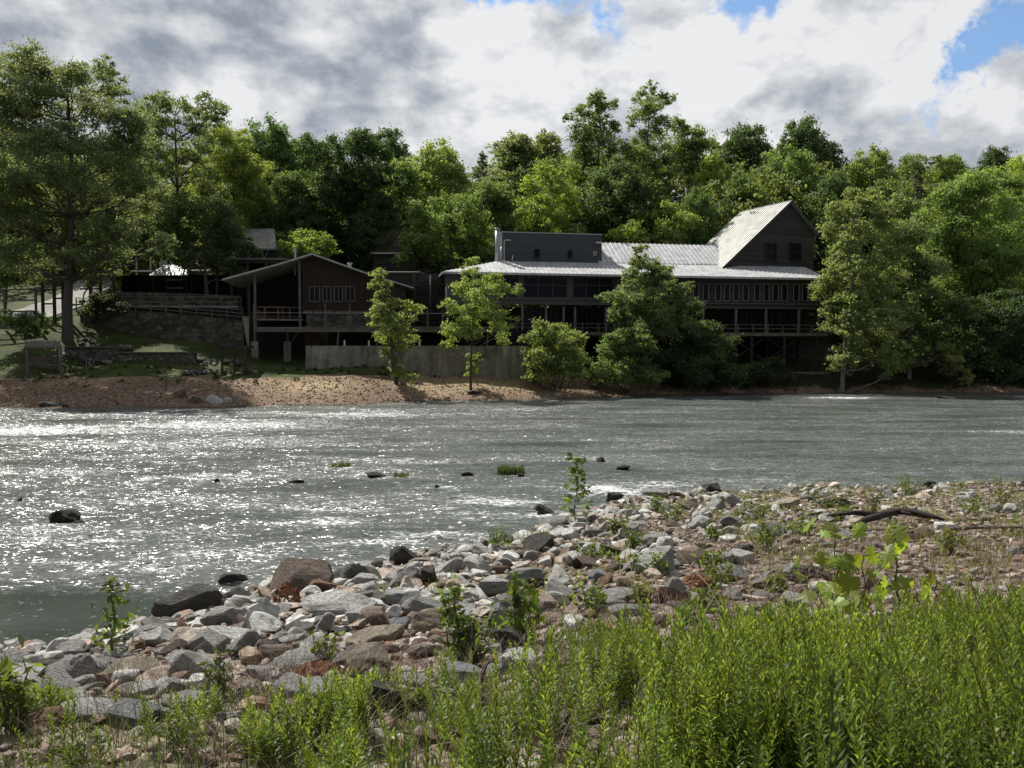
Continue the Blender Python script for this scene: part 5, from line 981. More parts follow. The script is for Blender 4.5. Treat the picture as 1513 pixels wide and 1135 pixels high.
# loose stones and gravel of the near bank : uncountable
rng = np.random.default_rng(31); N = 27000; Xs = rng.uniform(-11, 27, N * 8); Ys = rng.uniform(4.5, 27.5, N * 8); z = ter(Xs, Ys); ok = (z > -.03) & (np.abs(Xs) < Ys * .72 + 2.4) & (Ys < yn(Xs) + .1)
dens = np.clip(.35 + .5 * sn(Xs, Ys, 1.6, o=17), .06, 1); ok &= rng.random(len(Xs)) < dens; Xs, Ys, z = Xs[ok][:N], Ys[ok][:N], z[ok][:N]; N = len(Xs)
def stones(Xs, Ys, z, smin, smax, V, Fc, rng):
    N = len(Xs); sv = [rockverts(V, rng, 9, 0, .6) for _ in range(14)]; s = (smin + (smax - smin) * rng.random(N) ** 2.6) * .5; pid = rng.integers(0, 14, N); vv = np.stack(sv)[pid]
    ax = rng.uniform(.6, 1.3, (N, 1, 3)); ax[:, :, 2] *= .68; vv = vv * ax * s[:, None, None]; a = rng.uniform(0, 6.28, N); c, q = np.cos(a)[:, None], np.sin(a)[:, None]; b = rng.normal(size=N) * .4; cb, sb = np.cos(b)[:, None], np.sin(b)[:, None]
    x, y, zz = vv[..., 0], vv[..., 1], vv[..., 2]; x, zz = x * cb - zz * sb, x * sb + zz * cb; x, y = x * c - y * q, x * q + y * c
    P = np.stack([x + Xs[:, None], y + Ys[:, None], zz + (z + s * .25)[:, None]], -1); nf = len(V); return P.reshape(-1, 3), (Fc[None] + (np.arange(N) * nf)[:, None, None]).reshape(-1, 3)
g = NT('loose_stones'); ge = g.n('ShaderNodeNewGeometry'); P = g.pos(); nz = g.noise(P, 18, 5, .65)
c0 = g.ramp(ge.outputs['Random Per Island'], [(0, (.05, .042, .036)), (.2, (.2, .13, .095)), (.38, (.16, .15, .14)), (.55, (.3, .22, .165)), (.72, (.27, .26, .24)), (.86, (.2, .11, .07)), (.95, (.42, .38, .33)), (1, (.6, .57, .53))], 'LINEAR')
c0 = g.mix(1.0, c0, g.ramp(nz, [(.3, .55), (.7, 1.35)]), 'MULTIPLY'); M['pebble'] = g.done(g.bsdf(c0, .85, g.bump(nz, .6, .03)).outputs[0])
P_, F_ = stones(Xs, Ys, z, .03, .16, SV, SF, rng); o = raw('gravel', P_, F_, M['pebble'])
M['rubble'] = None; g = NT('rubble_rock'); ge = g.n('ShaderNodeNewGeometry'); P = g.pos(); n1 = g.noise(P, 5, 9, .7, .5); n2 = g.noise(P, 22, 5, .65)
c0 = g.ramp(ge.outputs['Random Per Island'], [(0, (.06, .055, .05)), (.13, (.28, .275, .26)), (.38, (.42, .42, .4)), (.55, (.5, .495, .47)), (.63, (.28, .285, .285)), (.75, (.4, .36, .31)), (.84, (.24, .17, .125)), (.92, (.44, .37, .32)), (1, (.3, .29, .27))])
c0 = g.mix(1.0, c0, g.ramp(n1, [(.36, .35), (.46, .95), (.62, 1.45)]), 'MULTIPLY'); M['rubble'] = g.done(g.bsdf(c0, .85, g.bump(g.math('ADD', n1, g.math('MULTIPLY', n2, .3)), 1.0, .07)).outputs[0])
N2 = 2200; X2 = rng.uniform(-11, 24, N2 * 9); Y2 = rng.uniform(5, 26, N2 * 9); z2 = ter(X2, Y2); pr = np.clip(1.25 - np.abs(yn(X2) - Y2) / 9, .12, 1) * np.interp(X2 / Y2, [-.6, .05, .3, .6], [1, .9, .4, .12])
ok = (z2 > -.08) & (np.abs(X2) < Y2 * .72 + 2.4) & (Y2 < yn(X2) + .3) & (rng.random(len(X2)) < pr * (.55 + .6 * (sn(X2, Y2, 2.2, o=44) > -.1)))
for a, b, c in taken: ok &= (X2 - a) ** 2 + (Y2 - b) ** 2 > (c * .62) ** 2
X2, Y2, z2 = X2[ok][:N2], Y2[ok][:N2], z2[ok][:N2]; V3, F3 = ico(3)
P2_, F2_ = stones(X2, Y2, z2, .13, .44, V3, F3, rng); tag(raw('rubble', P2_, F2_, M['rubble']), 'countless smaller angular rocks packed between the larger boulders', 'rubble', kind='stuff'); tag(o, 'loose stones and rubble between the boulders of the near bank', 'gravel', kind='stuff')
N = 9000; Xs = rng.uniform(-62, 30, N * 3); D = rng.uniform(-.2, 10.5, N * 3); Ys = yf(Xs) + D; z = ter(Xs, Ys); ok = a_grass(Xs, Ys, z) < .4; Xs, Ys, z = Xs[ok][:N], Ys[ok][:N], z[ok][:N]
P_, F_ = stones(Xs, Ys, z, .07, .26, TV, TF, rng); g2 = NT('beach_pebbles'); ge = g2.n('ShaderNodeNewGeometry')
M['beachp'] = g2.done(g2.bsdf(g2.ramp(ge.outputs['Random Per Island'], [(0, (.08, .055, .04)), (.4, (.21, .145, .1)), (.8, (.3, .225, .165)), (1, (.46, .4, .34))]), .9).outputs[0])
o = raw('gravel', P_, F_, M['beachp']); tag(o, 'reddish pebbles covering the far beach', 'gravel', kind='stuff')
g = NT('terrace_rubble'); ge = g.n('ShaderNodeNewGeometry'); M['darkrub'] = g.done(g.bsdf(g.ramp(ge.outputs['Random Per Island'], [(0, (.04, .037, .033)), (.6, (.12, .11, .1)), (1, (.24, .23, .21))]), .9, g.bump(g.noise(g.pos(), 6, 6), .8, .08)).outputs[0])
# rough stones edging the far terraces
Xs, Ys, Z = [], [], []
for p0, p1, py0, py1, Y, n in ((85, 175, 500, 512, 78.5, 50), (130, 365, 512, 516, 79, 120), (270, 370, 530, 545, 75.5, 70), (115, 200, 488, 500, 82.5, 40)):
    for i in range(n): px = rng.uniform(p0, p1); yy = Y + rng.normal() * .5; Xs.append(PX(px, 500, yy)[0]); Ys.append(yy)
Xs, Ys = np.array(Xs), np.array(Ys); P_, F_ = stones(Xs, Ys, ter(Xs, Ys) + .1, .25, .85, SV, SF, rng); o = raw('rubble', P_, F_, M['darkrub']); tag(o, 'rough stones heaped along the edges of the far lawn terraces', 'rubble', kind='stuff')

# ------------------------------------------------------------------ driftwood, root clumps
def path3(pts, dz=.1):
    o = []
    for px, py in pts: g_ = ground_hit(px, py); o.append((g_[0], g_[1], g_[2] + dz))
    return o
mb = MB(); p = path3([(1255, 790), (1275, 785), (1300, 781), (1325, 775), (1350, 773), (1375, 776), (1395, 778)], .12); p = [(x, y, z + .16 * math.sin(i / 6 * 3.14)) for i, (x, y, z) in enumerate(p)]
mb.tube(p, [.03, .06, .08, .075, .06, .045, .025], 9); q = p[2]; mb.tube([q, (q[0] - .6, q[1] - .2, q[2] + .1), (q[0] - 1.1, q[1] - .1, q[2] + .02)], [.07, .05, .02], 7); mb.tube([p[3], (p[3][0] + .5, p[3][1] - .4, p[3][2] - .05)], [.06, .03], 7)
rt = tag(mb.build('driftwood', m_bark('dark_driftwood', (.035, .028, .024)), None, True), 'dark bent driftwood branch lying on the shingle right of centre', 'driftwood')
for pts, r, lb in (([(1395, 793), (1430, 790), (1470, 789), (1512, 790)], .045, 'pale straight driftwood pole at the right edge'), ([(1290, 790), (1320, 792), (1345, 797)], .05, 'short thin driftwood stick just below the dark bent branch'), ([(1235, 771), (1215, 766), (1195, 768)], .05, 'short brown stick left of the dark bent branch')):
    p = path3(pts, .12); tag(MB().tube(p, [r * (1 - .5 * i / (len(p) - 1)) for i in range(len(p))], 8).build('driftwood', M['wooddead'], None, True), lb, 'driftwood')
def roots(px, py, w, h, label, n=260, mat='rust'):
    g_ = ground_hit(px, py); X, Y, Z = g_; sc = Y / F; rw, rh = w * sc / 2, h * sc; mb = MB(); rr = np.random.default_rng(px)
    for i in range(n):
        a = rr.uniform(0, 3.14 * 2); e = rr.uniform(0, 1.4); pt = []; da = rr.normal() * .5; de = rr.normal() * .3
        for k in range(5): aa, ee = a + da * k * .3, e + de * k * .3; q = 1 + rr.normal() * .06; pt.append((X + math.cos(aa) * math.cos(ee) * rw * q, Y + math.sin(aa) * math.cos(ee) * rw * .7 * q, Z + abs(math.sin(ee)) * rh * q + .01))
        mb.tube(pt, [.012, .014, .012, .01, .004], 4, cap=False)
    tag(mb.build('root_clump', M[mat]), label, 'roots', 'matted root clumps among the rocks')
roots(470, 1000, 74, 16, 'rusty-brown matted roots below the plank-like tan slab', 300); roots(1030, 872, 44, 18, 'rusty-brown matted roots right of the bulky pale rock', 300); roots(424, 900, 44, 36, 'rust-coloured roots hanging over the front of the rusty-brown boulder', 130); roots(1235, 748, 50, 9, 'dark root mat near the shore above the driftwood branch', 200, 'wooddead'); roots(1195, 858, 60, 18, 'dark matted roots left of the big-leaved sapling', 250, 'wooddead')
# ------------------------------------------------------------------ near plants
def leafy(name, label, px, py, hpx, wpx, nl, leaf, color, cat, group, seed, stake=False, stems=1, thick=.012, big=False):
    g_ = ground_hit(px, py)
    if not g_: return
    X, Y, Z = g_; H = hpx * Y / F; Wd = wpx * Y / F / 2; rng = np.random.default_rng(seed); rt = empty(name, (X, Y, Z), 0, label, cat, group); mb = MB(); C = []; O = []
    for s in range(stems):
        tx, ty = (0, 0) if stems == 1 else rng.normal(size=2) * Wd * .55; h = H * (1 if stems == 1 else rng.uniform(.55, 1)); top = np.array([X + tx, Y + ty, Z + h]); b = np.array([X + tx * .15, Y + ty * .15, Z - .05])
        limb(mb, b, top, thick, thick * .3, rng, 0, 5, 5)
        k = max(3, int(nl / stems)); 
        for i in range(k):
            t = .12 + .88 * (i + .5) / k; r = Wd * (1.05 - .75 * t) * rng.uniform(.3, 1) * (1 if stems == 1 else .5); a = i * 2.4 + rng.normal() * .4; p0 = b * (1 - t) + top * t; c = p0 + np.array([math.cos(a) * r, math.sin(a) * r, r * .35])
            if i % 2 == 0: mb.tube([tuple(p0), tuple(c)], [thick * .35, thick * .15], 4, cap=False)
            for q in range(3): C.append(c + rng.normal(size=3) * leaf * .45); O.append((c - p0) / (r + .01))
    mb.build('stem', M['bark'], rt, True); C = np.array(C); O = np.array(O)
    if big:
        V = []; Fc = []   # lobed maple-like leaves
        for i, c in enumerate(C):
            n = rng.normal(size=3) * .5 + np.array([0, -.5, .6]); n /= np.linalg.norm(n); u = rng.normal(size=3); u[2] -= .5; u -= n * (u @ n); u /= np.linalg.norm(u); v = np.cross(n, u); L = leaf * rng.uniform(.6, 1.2)
            out = [(-.5, 0), (-.38, .28), (-.12, .22), (-.05, .56), (.14, .3), (.3, .42), (.34, .14), (.62, 0), (.34, -.14), (.3, -.42), (.14, -.3), (-.05, -.56), (-.12, -.22), (-.38, -.28)]
            k = len(V); V.append(c + n * L * .05); V += [c + (u * a + v * b) * L - n * L * .12 * abs(b) for a, b in out]; Fc += [(k, k + 1 + j, k + 1 + (j + 1) % 14) for j in range(14)]
        raw('leaves', np.array(V) - np.array([X, Y, Z]), np.array(Fc), M['leafnear'], rt, color=color)
    else: raw('leaves', leafquads(C, O, leaf, rng, up=.5, asp=.42) - np.array([X, Y, Z]), None, M['leafnear'], rt, color=color)
    if stake: MB().tube([(X + .05, Y - .12, Z - .1), (X + .07, Y - .12, Z + H * .62)], [.022, .018], 7).build('dead_stem', M['timber'], rt, True)
LG = (.1, .15, .03); MG = (.065, .105, .026)
GP = 'young plants among the near rocks'
leafy('sapling', 'tall leafy sapling standing at the water edge, right of centre', 853, 778, 104, 58, 36, .15, (.1, .15, .04), 'sapling', GP, 1, thick=.022, big=True)
leafy('sapling', 'spindly sapling with bright top leaves before the dark calm pool', 170, 975, 120, 56, 42, .12, (.09, .13, .03), 'sapling', GP, 2, thick=.014)
leafy('bush', 'green bush with a dark dead stem in its middle', 688, 985, 118, 84, 170, .1, (.1, .15, .04), 'bush', GP, 3, stake=True, stems=5, thick=.012)
leafy('bush', 'thin bright-leaved plant beside the blue-white boulder', 765, 955, 108, 50, 30, .12, LG, 'plant', GP, 4, thick=.01, stems=2, big=True)
leafy('bush', 'leggy light green plant rising at the far left edge', 22, 1080, 155, 80, 70, .1, (.1, .14, .03), 'plant', GP, 5, stems=5, thick=.01)
leafy('bush', 'small bright plant above the rusty root mat lower left', 478, 985, 62, 42, 40, .09, LG, 'plant', GP, 6, stems=3, thick=.008)
leafy('bush', 'small dark green plant in the lower left rock pile', 325, 1032, 78, 44, 44, .08, MG, 'plant', GP, 7, stems=3, thick=.008)
leafy('bush', 'short leafy plant under the grey-tan wedge', 552, 1030, 60, 40, 26, .08, MG, 'plant', GP, 8, stems=3, thick=.008)
GB = 'big-leaved saplings in the right foreground'
for i, (px, py, h, w, nl, lf, lb) in enumerate([(1232, 930, 150, 72, 8, .2, 'tallest big-leaved sapling with yellow-green lobed leaves'), (1322, 905, 118, 60, 7, .2, 'big-leaved sapling with a bright yellow-green top, right of the tallest'), (1205, 985, 110, 50, 4, .2, 'low big-leaved sapling nearest the camera, left of the tallest'), (1275, 910, 90, 56, 4, .17, 'low big-leaved sapling between the two taller ones'), (1382, 900, 45, 44, 3, .15, 'smallest big-leaved sapling among the dry twigs')]):
    leafy('sapling', lb, px, py, h, w, nl, lf, (.2, .27, .03), 'sapling', GB, 20 + i, thick=.012, big=True, stems=1)
WD = [(1060, 800, 'right of the flat pale rock'), (1057, 842, 'left of the square pale block'), (1062, 870, 'left of the blue-grey rock'), (975, 850, 'between the two blocky blue-grey rocks'), (935, 812, 'below the pointed pale rocks'), (950, 895, 'left of the bulky pale rock'), (992, 770, 'on the shore beyond the flat pale rock'), (970, 757, 'beside the shore rocks'), (1115, 765, 'above the square pale block'), (1220, 752, 'near the shore above the dark roots'), (1240, 772, 'left of the driftwood branch'), (1290, 760, 'above the driftwood branch'), (800, 812, 'in front of the rocks under the tall sapling'), (735, 815, 'at the water edge beyond the orange-tinted rock'), (770, 885, 'behind the blue-white boulder'), (1050, 905, 'below the smooth blue-grey rock'), (1020, 925, 'at the edge of the dry brush'), (1150, 880, 'left of the dark matted roots'), (1340, 735, 'on the shingle of the right shore'), (1430, 760, 'on the right-hand shingle'), (1480, 745, 'near the right end of the shore'), (1180, 790, 'right of the rounded shore rock'), (870, 905, 'in the middle of the rubble'), (915, 790, 'just right of the tall sapling'), (620, 1060, 'in front of the lower rubble'), (905, 960, 'at the front edge of the rubble'), (520, 1052, 'between the rounded boulder and the green stalks'), (1130, 812, 'just above the square pale block'), (880, 835, 'below the tall sapling'), (1400, 820, 'right of the big-leaved saplings')]
for i, (px, py, lb) in enumerate(WD): leafy('weed', 'small green weed clump ' + lb, px, py, 26 + (i * 7) % 16, 36 + (i * 5) % 16, 64, .1, [LG, (.1, .15, .035), (.13, .15, .05)][i % 3], 'weed', 'weed clumps among the near rocks', 60 + i, stems=5, thick=.006)
# grass tufts in the river
def blades(mb_V, X, Y, Z, h, rng, w=.012, lean=.3, seg=3):
    a = rng.uniform(0, 6.28); l = rng.normal() * lean * h; dx, dy = math.cos(a) * l, math.sin(a) * l; px, py = -math.sin(a) * w, math.cos(a) * w
    b = rng.uniform(0, 3.14); px, py = math.cos(b) * w, math.sin(b) * w
    for i in range(seg):
        t0, t1 = i / seg, (i + 1) / seg; w0, w1 = 1 - t0 ** 1.5, 1 - t1 ** 1.5
        c0 = (X + dx * t0 ** 2, Y + dy * t0 ** 2, Z + h * t0); c1 = (X + dx * t1 ** 2, Y + dy * t1 ** 2, Z + h * t1)
        mb_V += [(c0[0] - px * w0, c0[1] - py * w0, c0[2]), (c0[0] + px * w0, c0[1] + py * w0, c0[2]), (c1[0] + px * w1, c1[1] + py * w1, c1[2]), (c1[0] - px * w1, c1[1] - py * w1, c1[2])]
for px, py, w, h, n, lb in ((503, 690, 26, 9, 160, 'small grass tuft in the middle of the river, left one'), (755, 699, 40, 14, 380, 'largest grass tuft in the river, right of the middle'), (592, 703, 22, 7, 90, 'faint low grass tuft between the two river tufts')):
    x, y = water_hit(px, py); sc = y / F; rng = np.random.default_rng(px); V = []
    for i in range(n): blades(V, x + rng.uniform(-.5, .5) * w * sc, y + rng.uniform(-.3, .3), -.03, h * sc * rng.uniform(.5, 1.1), rng, .018)
    tag(raw('grass_tuft', V, None, M['leafnear'], color=(.05, .07, .03)), lb, 'grass tuft', 'grass tufts in the river')

# tall green stalks in the foreground
rng = np.random.default_rng(90)
def zone(x):  # far edge of the stalk bed
    return np.interp(x, [-6, -3, -1, .2, 1.2, 2.5, 6], [6.3, 5.9, 5.5, 5.4, 5.7, 6.3, 6.6]) + .5 * np.sin(x * 3.1) * np.sin(x * 1.3 + 1)
C = []; U = []; NN = []; LV = []; LV2 = []; SW = []; ST = []
CC = []
n = 0
clump = [(rng.uniform(-6.5, 8), rng.uniform(1.8, 7.4), rng.uniform(.6, 1.25)) for _ in range(320)]
tries = 0
while n < 4800 and tries < 60000:
    tries += 1
    cx, cy, ch = clump[rng.integers(0, 320)]; x = cx + rng.normal() * .2; y = cy + rng.normal() * .2
    if y < 1.75 or y > zone(x) + abs(rng.normal()) * rng.choice([.15, 1.1], p=[.75, .25]) or abs(x) > y * .74 + 2.0: continue
    if rng.random() > np.interp(x / y, [-.7, -.1, .15, .45], [1, .85, .55, .62]): continue
    if sn(x, y, .9, o=51) < -.25 + (.35 if x < .6 else 0) * 1.0 - (.5 if x > 1.6 and y < 5.2 else 0): continue
    if x < -1 and y < 4.2: continue
    z = gz(x, y); hm = np.interp(x, [-5, -1, .6, 2.5], [.44, .46, .64, .68]); h = hm * ch * rng.uniform(.4, 1.35)
    edge = (zone(x) - y); h *= .55 + .45 * min(1, max(0, edge) / 1.2)
    # keep the view free: nothing close may rise far above the photographed stalk tops
    top = 522 + (CAMZ - z - h) * F / y; lim = abs(rng.normal()) * 45 - 15 + np.interp(756 + x / y * F, [0, 300, 600, 760, 900, 1050, 1250, 1513], [1030, 1035, 1000, 930, 895, 915, 895, 880])
    if top < lim: h -= (lim - top) * y / F
    if h < .15: continue
    lx, ly = rng.normal() * .15 * h, rng.normal() * .12 * h - .02
    ST.append((x, y, z, h, lx, ly)); nl = int(34 + h * 70)
    t = (np.arange(nl) + rng.random(nl) * .6) / nl; t = .12 + .9 * t * .98; az = np.arange(nl) * 2.399 + rng.uniform(0, 6); L = .06 * (1.12 - .45 * t) * rng.uniform(.75, 1.2) * (1 + .25 * h)
    bx = x + lx * t * t; by = y + ly * t * t; bz = z + h * np.minimum(t, 1.0); el = .45 + .7 * t + rng.normal(size=nl) * .15
    d = np.stack([np.cos(az) * np.cos(el), np.sin(az) * np.cos(el), np.sin(el)], 1); sd = np.stack([-np.sin(az), np.cos(az), np.zeros(nl)], 1); w = L * .1
    b = np.stack([bx, by, bz], 1); m = b + d * L[:, None] * .5 + np.array([0, 0, .004]); e = b + d * L[:, None] * np.array([1, 1, .8])
    V = np.stack([b, m + sd * w[:, None], e, m - sd * w[:, None]], 1); (LV if (sn(x, y, 1.1, o=7) + rng.normal() * .4 < .15) else LV2).append(V.reshape(-1, 3)); n += 1
print('stalks', n); V2 = np.concatenate(LV2); V = np.concatenate(LV)
o = raw('tall_weeds', V2, None, M['leafnear'], color=(.18, .24, .05)); tag(o, 'paler yellow-green leafy stalks mixed into the foreground bed', 'tall weeds', kind='stuff')
o = raw('tall_weeds', V, None, M['leafnear'], color=(.105, .155, .032)); tag(o, 'dense bright green leafy stalks filling the foreground', 'tall weeds', kind='stuff')
SV_ = []
for x, y, z, h, lx, ly in ST:
    w = .0022
    for k in range(3):
        t0, t1 = k / 3, (k + 1) / 3; p = lambda t: (x + lx * t * t, y + ly * t * t, z + h * t)
        a, b = p(t0), p(t1)
        for (ux, uy) in ((w, 0), (0, w)): SV_ += [(a[0] - ux, a[1] - uy, a[2]), (a[0] + ux, a[1] + uy, a[2]), (b[0] + ux, b[1] + uy, b[2]), (b[0] - ux, b[1] - uy, b[2])]
o = raw('weed_stems', SV_, None, M['leafnear'], color=(.09, .11, .03)); tag(o, 'thin stems of the foreground weeds', 'weed stems', kind='stuff')
# grass and dry twigs under and behind them
V = []
for i in range(32000):
    x = rng.uniform(-7, 9); y = rng.uniform(2, 8.6)
    if abs(x) > y * .75 + 2 or y > zone(x) + .5 or (x < -1 and y > 6.1): continue
    blades(V, x, y, gz(x, y) - .01, rng.uniform(.1, .3) * (1 if x > .5 else .7), rng, .004, .5)
o = raw('grass', V, None, M['leafnear'], color=(.06, .09, .025)); tag(o, 'fine green grass between the foreground stalks', 'grass', kind='stuff')
V = []
for i in range(15000):
    x = rng.uniform(-5, 12); zf = float(zone(x)); y = zf + rng.normal() * 1.3 + (.7 if x > .5 else -.1)
    if x > 3 and rng.random() < .75: y = rng.uniform(6.5, 14)
    if abs(x) > y * .75 + .3 or y < 2.5 or x < -2 and rng.random() < .6: continue
    if x < 1.5 and y > zf + 2: continue
    blades(V, x, y, gz(x, y) - .01, rng.uniform(.12, .42), rng, .0028, .9, 4)
g = NT('dry_twigs'); ge = g.n('ShaderNodeNewGeometry'); M['dry'] = g.done(g.bsdf(g.ramp(ge.outputs['Random Per Island'], [(0, (.07, .045, .035)), (.5, (.2, .145, .11)), (1, (.42, .34, .25))]), .8).outputs[0])
o = raw('dry_brush', V, None, M['dry']); tag(o, 'brown dry twigs and dead stems behind the green stalks', 'dry brush', kind='stuff')
# dead stems standing and leaning among the green ones
mb = MB()
for i in range(150):
    x = rng.uniform(-4.5, 6.5); y = rng.uniform(3, 8.4)
    if abs(x) > y * .7: continue
    z = gz(x, y); h = rng.uniform(.25, .75) * (1 if x > 0 else .6); lx, ly = rng.normal(size=2) * .22 * h * 2; mb.tube([(x, y, z), (x + lx * .4, y + ly * .4, z + h * .55), (x + lx * 1.1, y + ly, z + h)], [.0035, .003, .0015], 4, cap=False)
    for k in range(int(rng.integers(0, 4))): t = rng.uniform(.4, .95); q = (x + lx * t, y + ly * t, z + h * t); mb.tube([q, (q[0] + rng.normal() * .07, q[1] + rng.normal() * .05, q[2] + rng.uniform(.03, .12))], [.002, .001], 3, cap=False)
tag(mb.build('dead_stems', M['dry']), 'tall thin dead stems leaning among the green foreground stalks', 'dead stems', kind='stuff')
# three stalks right in front of the lens
for px, ty, Y, lb in ((598, 1078, 1.25, 'out-of-focus green seed stalk close to the camera at bottom centre'), (1232, 985, 1.35, 'tall out-of-focus green stalk close to the camera at lower right'), (1120, 1100, 1.3, 'short out-of-focus stalk close to the camera between the two taller ones')):
    x, zt = PX(px, ty, Y); z0 = gz(x, Y); rt = empty('seed_stalk', (x, Y, z0), 0, lb, 'weed', 'blurred stalks nearest the camera'); n = 260; t = rng.random(n) ** .8; c = np.stack([x + (t - 1) * -.03 + rng.normal(size=n) * .004, Y + rng.normal(size=n) * .004, z0 + (zt - z0) * (.35 + .65 * t)], 1)
    rad = .05 * (1.05 - t); az = rng.uniform(0, 6.28, n); d = np.stack([np.cos(az), np.sin(az), 1.3 + 0 * az], 1); d /= np.linalg.norm(d, axis=1)[:, None]; sd = np.stack([-np.sin(az), np.cos(az), 0 * az], 1); L = (.018 + rad)[:, None]; V = np.stack([c, c + d * L * .5 + sd * L * .1, c + d * L, c + d * L * .5 - sd * L * .1], 1).reshape(-1, 3)
    raw('leaves', V - np.array([x, Y, z0]), None, M['leafnear'], rt, color=(.09, .14, .035)); MB().tube([(x, Y, z0 - .05), (x - .01, Y, (z0 + zt) / 2), (x, Y, zt)], [.004, .003, .001], 5, cap=False).build('stem', M['leafnear'], rt, True, (.07, .1, .03))
# sparse green blades on the shingle to the right
V = []
for i in range(26000):
    x = rng.uniform(-2, 22); y = rng.uniform(9, 26.5)
    if abs(x) > y * .72 or y > float(yn(x)) - .4 or sn(x, y, 1.9, o=11) < (.05 if x > 4 else .35): continue
    blades(V, x, y, gz(x, y) - .01, rng.uniform(.07, .3), rng, .009, .6)
o = raw('grass', V, None, M['leafnear'], color=(.14, .17, .045)); tag(o, 'sparse short grass growing through the right-hand shingle', 'grass', kind='stuff')

# ------------------------------------------------------------------ sky
w = bpy.data.worlds.new('World'); SC.world = w; w.use_nodes = True; nt = w.node_tree; nt.nodes.clear()
class WN(NT):
    def __init__(s): s.t = nt; s.out = s.n('ShaderNodeOutputWorld')
g = WN(); sky = g.n('ShaderNodeTexSky', sky_type='NISHITA'); sky.sun_disc = False; sky.sun_elevation = R(SUN_EL); sky.sun_rotation = R(SUN_AZ); sky.air_density = 1.3; sky.dust_density = .6; sky.ozone_density = 2.5
D0 = g.coord('Generated'); sp = g.n('ShaderNodeSeparateXYZ'); g.l(D0, sp.inputs[0]); zc = g.math('MAXIMUM', sp.outputs[2], 0.0); zz = g.math('ADD', zc, .22)
cb = g.n('ShaderNodeCombineXYZ'); g.l(g.math('DIVIDE', sp.outputs[0], zz), cb.inputs[0]); g.l(g.math('DIVIDE', sp.outputs[1], zz), cb.inputs[1]); P = cb.outputs[0]
DM = g.mapv(D0, (1, 1, 1.7)); n1 = g.noise(DM, 5, 12, .55, .1); n2 = g.noise(DM, 11, 13, .57, .05); n3 = g.math('ABSOLUTE', g.math('SUBTRACT', g.noise(DM, 9, 8, .5), .5))
wv = g.n('ShaderNodeTexNoise'); wv.inputs['Scale'].default_value = 7; wv.inputs['Detail'].default_value = 7; wv.inputs['Roughness'].default_value = .62; g.l(D0, wv.inputs['Vector'])
sub = g.n('ShaderNodeVectorMath', operation='SUBTRACT'); g.l(wv.outputs[1], sub.inputs[0]); sub.inputs[1].default_value = (.5, .5, .5)
scl = g.n('ShaderNodeVectorMath', operation='SCALE'); g.l(sub.outputs[0], scl.inputs[0]); scl.inputs['Scale'].default_value = .22
add = g.n('ShaderNodeVectorMath', operation='ADD'); g.l(D0, add.inputs[0]); g.l(scl.outputs[0], add.inputs[1]); DW = add.outputs[0]
def blob(px, py, r, wgt, sx=1.0):
    a, b, c = ray(px, py); v = Vector((a, b, c)).normalized(); d = g.n('ShaderNodeVectorMath', operation='SUBTRACT'); g.l(DW, d.inputs[0]); d.inputs[1].default_value = v
    m = g.n('ShaderNodeVectorMath', operation='MULTIPLY'); g.l(d.outputs[0], m.inputs[0]); m.inputs[1].default_value = (1 / sx, 1, 1); ln = g.n('ShaderNodeVectorMath', operation='LENGTH'); g.l(m.outputs[0], ln.inputs[0])
    mr = g.n('ShaderNodeMapRange', interpolation_type='SMOOTHSTEP'); g.l(ln.outputs['Value'], mr.inputs[0]); mr.inputs[1].default_value = r / F; mr.inputs[2].default_value = 0; mr.inputs[3].default_value = 0; mr.inputs[4].default_value = wgt; return mr.outputs[0]
def total(bs):
    t = bs[0]
    for b in bs[1:]: t = g.math('ADD', t, b)
    return t
hole = total([blob(*b) for b in ((1500, 65, 78, 1.0), (1430, 95, 60, .5), (780, -5, 85, .85, 1.8), (885, 42, 55, .7, 1.6), (1110, -8, 75, .8, 1.8), (1380, 185, 55, .65, 1.6), (1050, 60, 45, .35), (740, -20, 60, .6, 2))])
hole = g.ramp(g.math('ADD', hole, g.math('MULTIPLY', g.math('SUBTRACT', n2, .5), 1.1)), [(.42, 0.), (.72, 1.)])
lite = total([blob(*b) for b in ((700, 180, 120, .28, 1.3), (790, 60, 110, .35, 1.3), (640, 40, 110, .18), (1150, 110, 190, .35, 1.3), (1060, 130, 90, .2), (1420, 40, 80, .35), (1470, 150, 110, .35, 1.3), (980, 90, 100, .2), (160, 20, 90, .22, 1.4), (340, 170, 90, .2, 1.5), (950, 40, 90, .2, 1.5), (1330, 60, 100, .25), (470, 110, 100, .12))])
dark = g.math('MULTIPLY', total([blob(*b) for b in ((250, 90, 170, .2, 1.7), (560, 95, 70, .28, 1.5), (870, 90, 80, .3, 1.2), (1300, 170, 130, .38, 1.5), (1090, 160, 80, .25, 1.6), (850, 190, 90, .2, 1.6), (60, 60, 110, .15), (1410, 130, 70, .2), (1230, 50, 60, .15), (520, 180, 90, .15, 1.6), (400, 60, 100, .15, 1.5))]), .72)
sh = g.math('ADD', g.math('ADD', g.math('MULTIPLY', g.math('SUBTRACT', n1, .5), 1.1), g.math('ADD', g.math('ADD', g.math('MULTIPLY', g.math('SUBTRACT', n2, .5), 1.9), g.math('MULTIPLY', n3, 1.6)), .585)), g.math('MULTIPLY', g.math('SUBTRACT', lite, dark), .75))
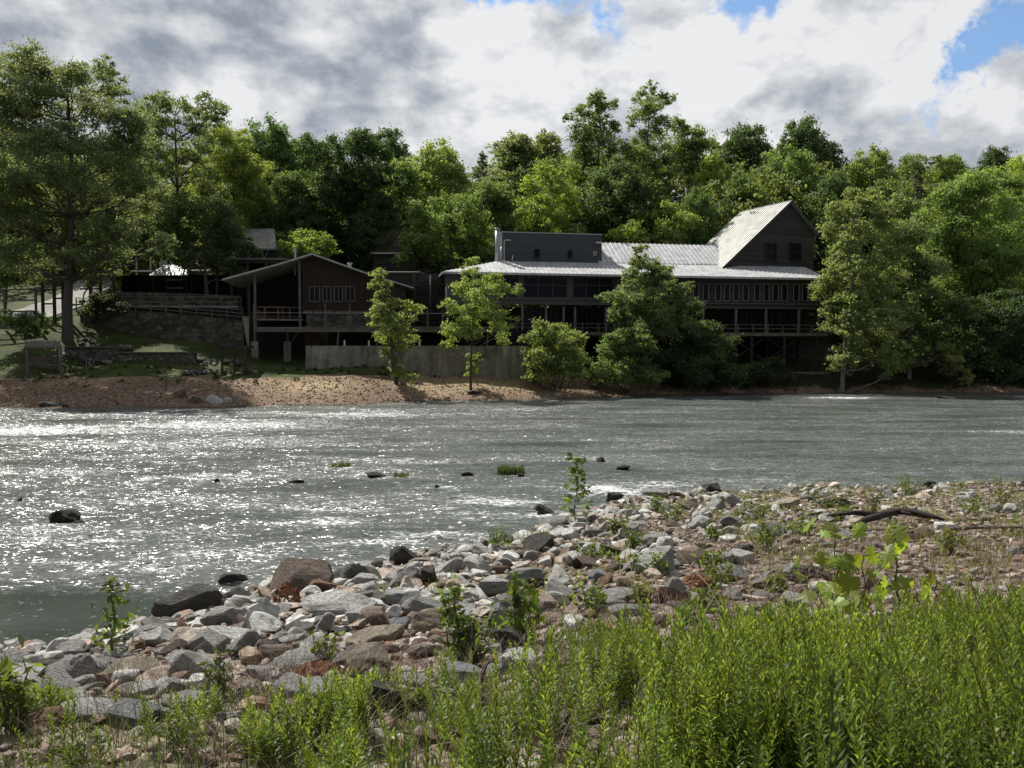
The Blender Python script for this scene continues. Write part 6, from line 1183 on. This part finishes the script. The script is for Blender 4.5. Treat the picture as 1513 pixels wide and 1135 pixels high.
cl = g.ramp(sh, [(.3, (.33, .375, .45)), (.48, (.45, .49, .56)), (.6, (.57, .61, .66)), (.74, (.7, .73, .77)), (.92, (.88, .895, .92)), (1.06 - .06, (.97, .98, 1.0))])
behind = g.math('MULTIPLY', g.math('ADD', g.math('MULTIPLY', sp.outputs[1], .3), .78), 1.0); CLS = 6.2
sc = g.n('ShaderNodeVectorMath', operation='SCALE'); g.l(cl, sc.inputs[0]); g.l(g.math('MULTIPLY', behind, CLS), sc.inputs['Scale'])
hs = g.n('ShaderNodeVectorMath', operation='MULTIPLY'); g.l(sky.outputs[0], hs.inputs[0]); hs.inputs[1].default_value = (.9, 1.0, 1.12)
col = g.mix(hole, sc.outputs[0], hs.outputs[0]); bg = g.n('ShaderNodeBackground'); g.l(col, bg.inputs[0]); bg.inputs[1].default_value = .1; g.l(bg.outputs[0], g.out.inputs[0])

sun = bpy.data.lights.new('sun', 'SUN'); sun.energy = 5.0; sun.angle = R(.53); sun.color = (1, .95, .86); so = bpy.data.objects.new('sun', sun); COL.objects.link(so)
sd = Vector((math.sin(R(SUN_AZ)) * math.cos(R(SUN_EL)), math.cos(R(SUN_AZ)) * math.cos(R(SUN_EL)), math.sin(R(SUN_EL)))); so.rotation_euler = (-sd).to_track_quat('-Z', 'Y').to_euler(); so.location = (-30, 40, 60)

cam = bpy.data.cameras.new('camera'); co = bpy.data.objects.new('camera', cam); COL.objects.link(co); co.location = (0, 0, CAMZ); co.rotation_euler = (math.pi / 2 - PIT, 0, 0)
cam.sensor_width = 36; cam.lens = 36 * F / 1513; cam.clip_end = 2000; cam.clip_start = .05; cam.dof.use_dof = True; cam.dof.focus_distance = 35; cam.dof.aperture_fstop = 9
SC.camera = co; SC.view_settings.view_transform = 'Standard'; SC.view_settings.look = 'None'; SC.view_settings.exposure = .4; SC.view_settings.gamma = 1
SC.render.engine = 'CYCLES'; SC.cycles.max_bounces = 6; SC.cycles.diffuse_bounces = 3; SC.cycles.glossy_bounces = 2; SC.cycles.transmission_bounces = 3; SC.cycles.transparent_max_bounces = 4
# clean stale prototypes : nothing is left over, every prototype is itself placed
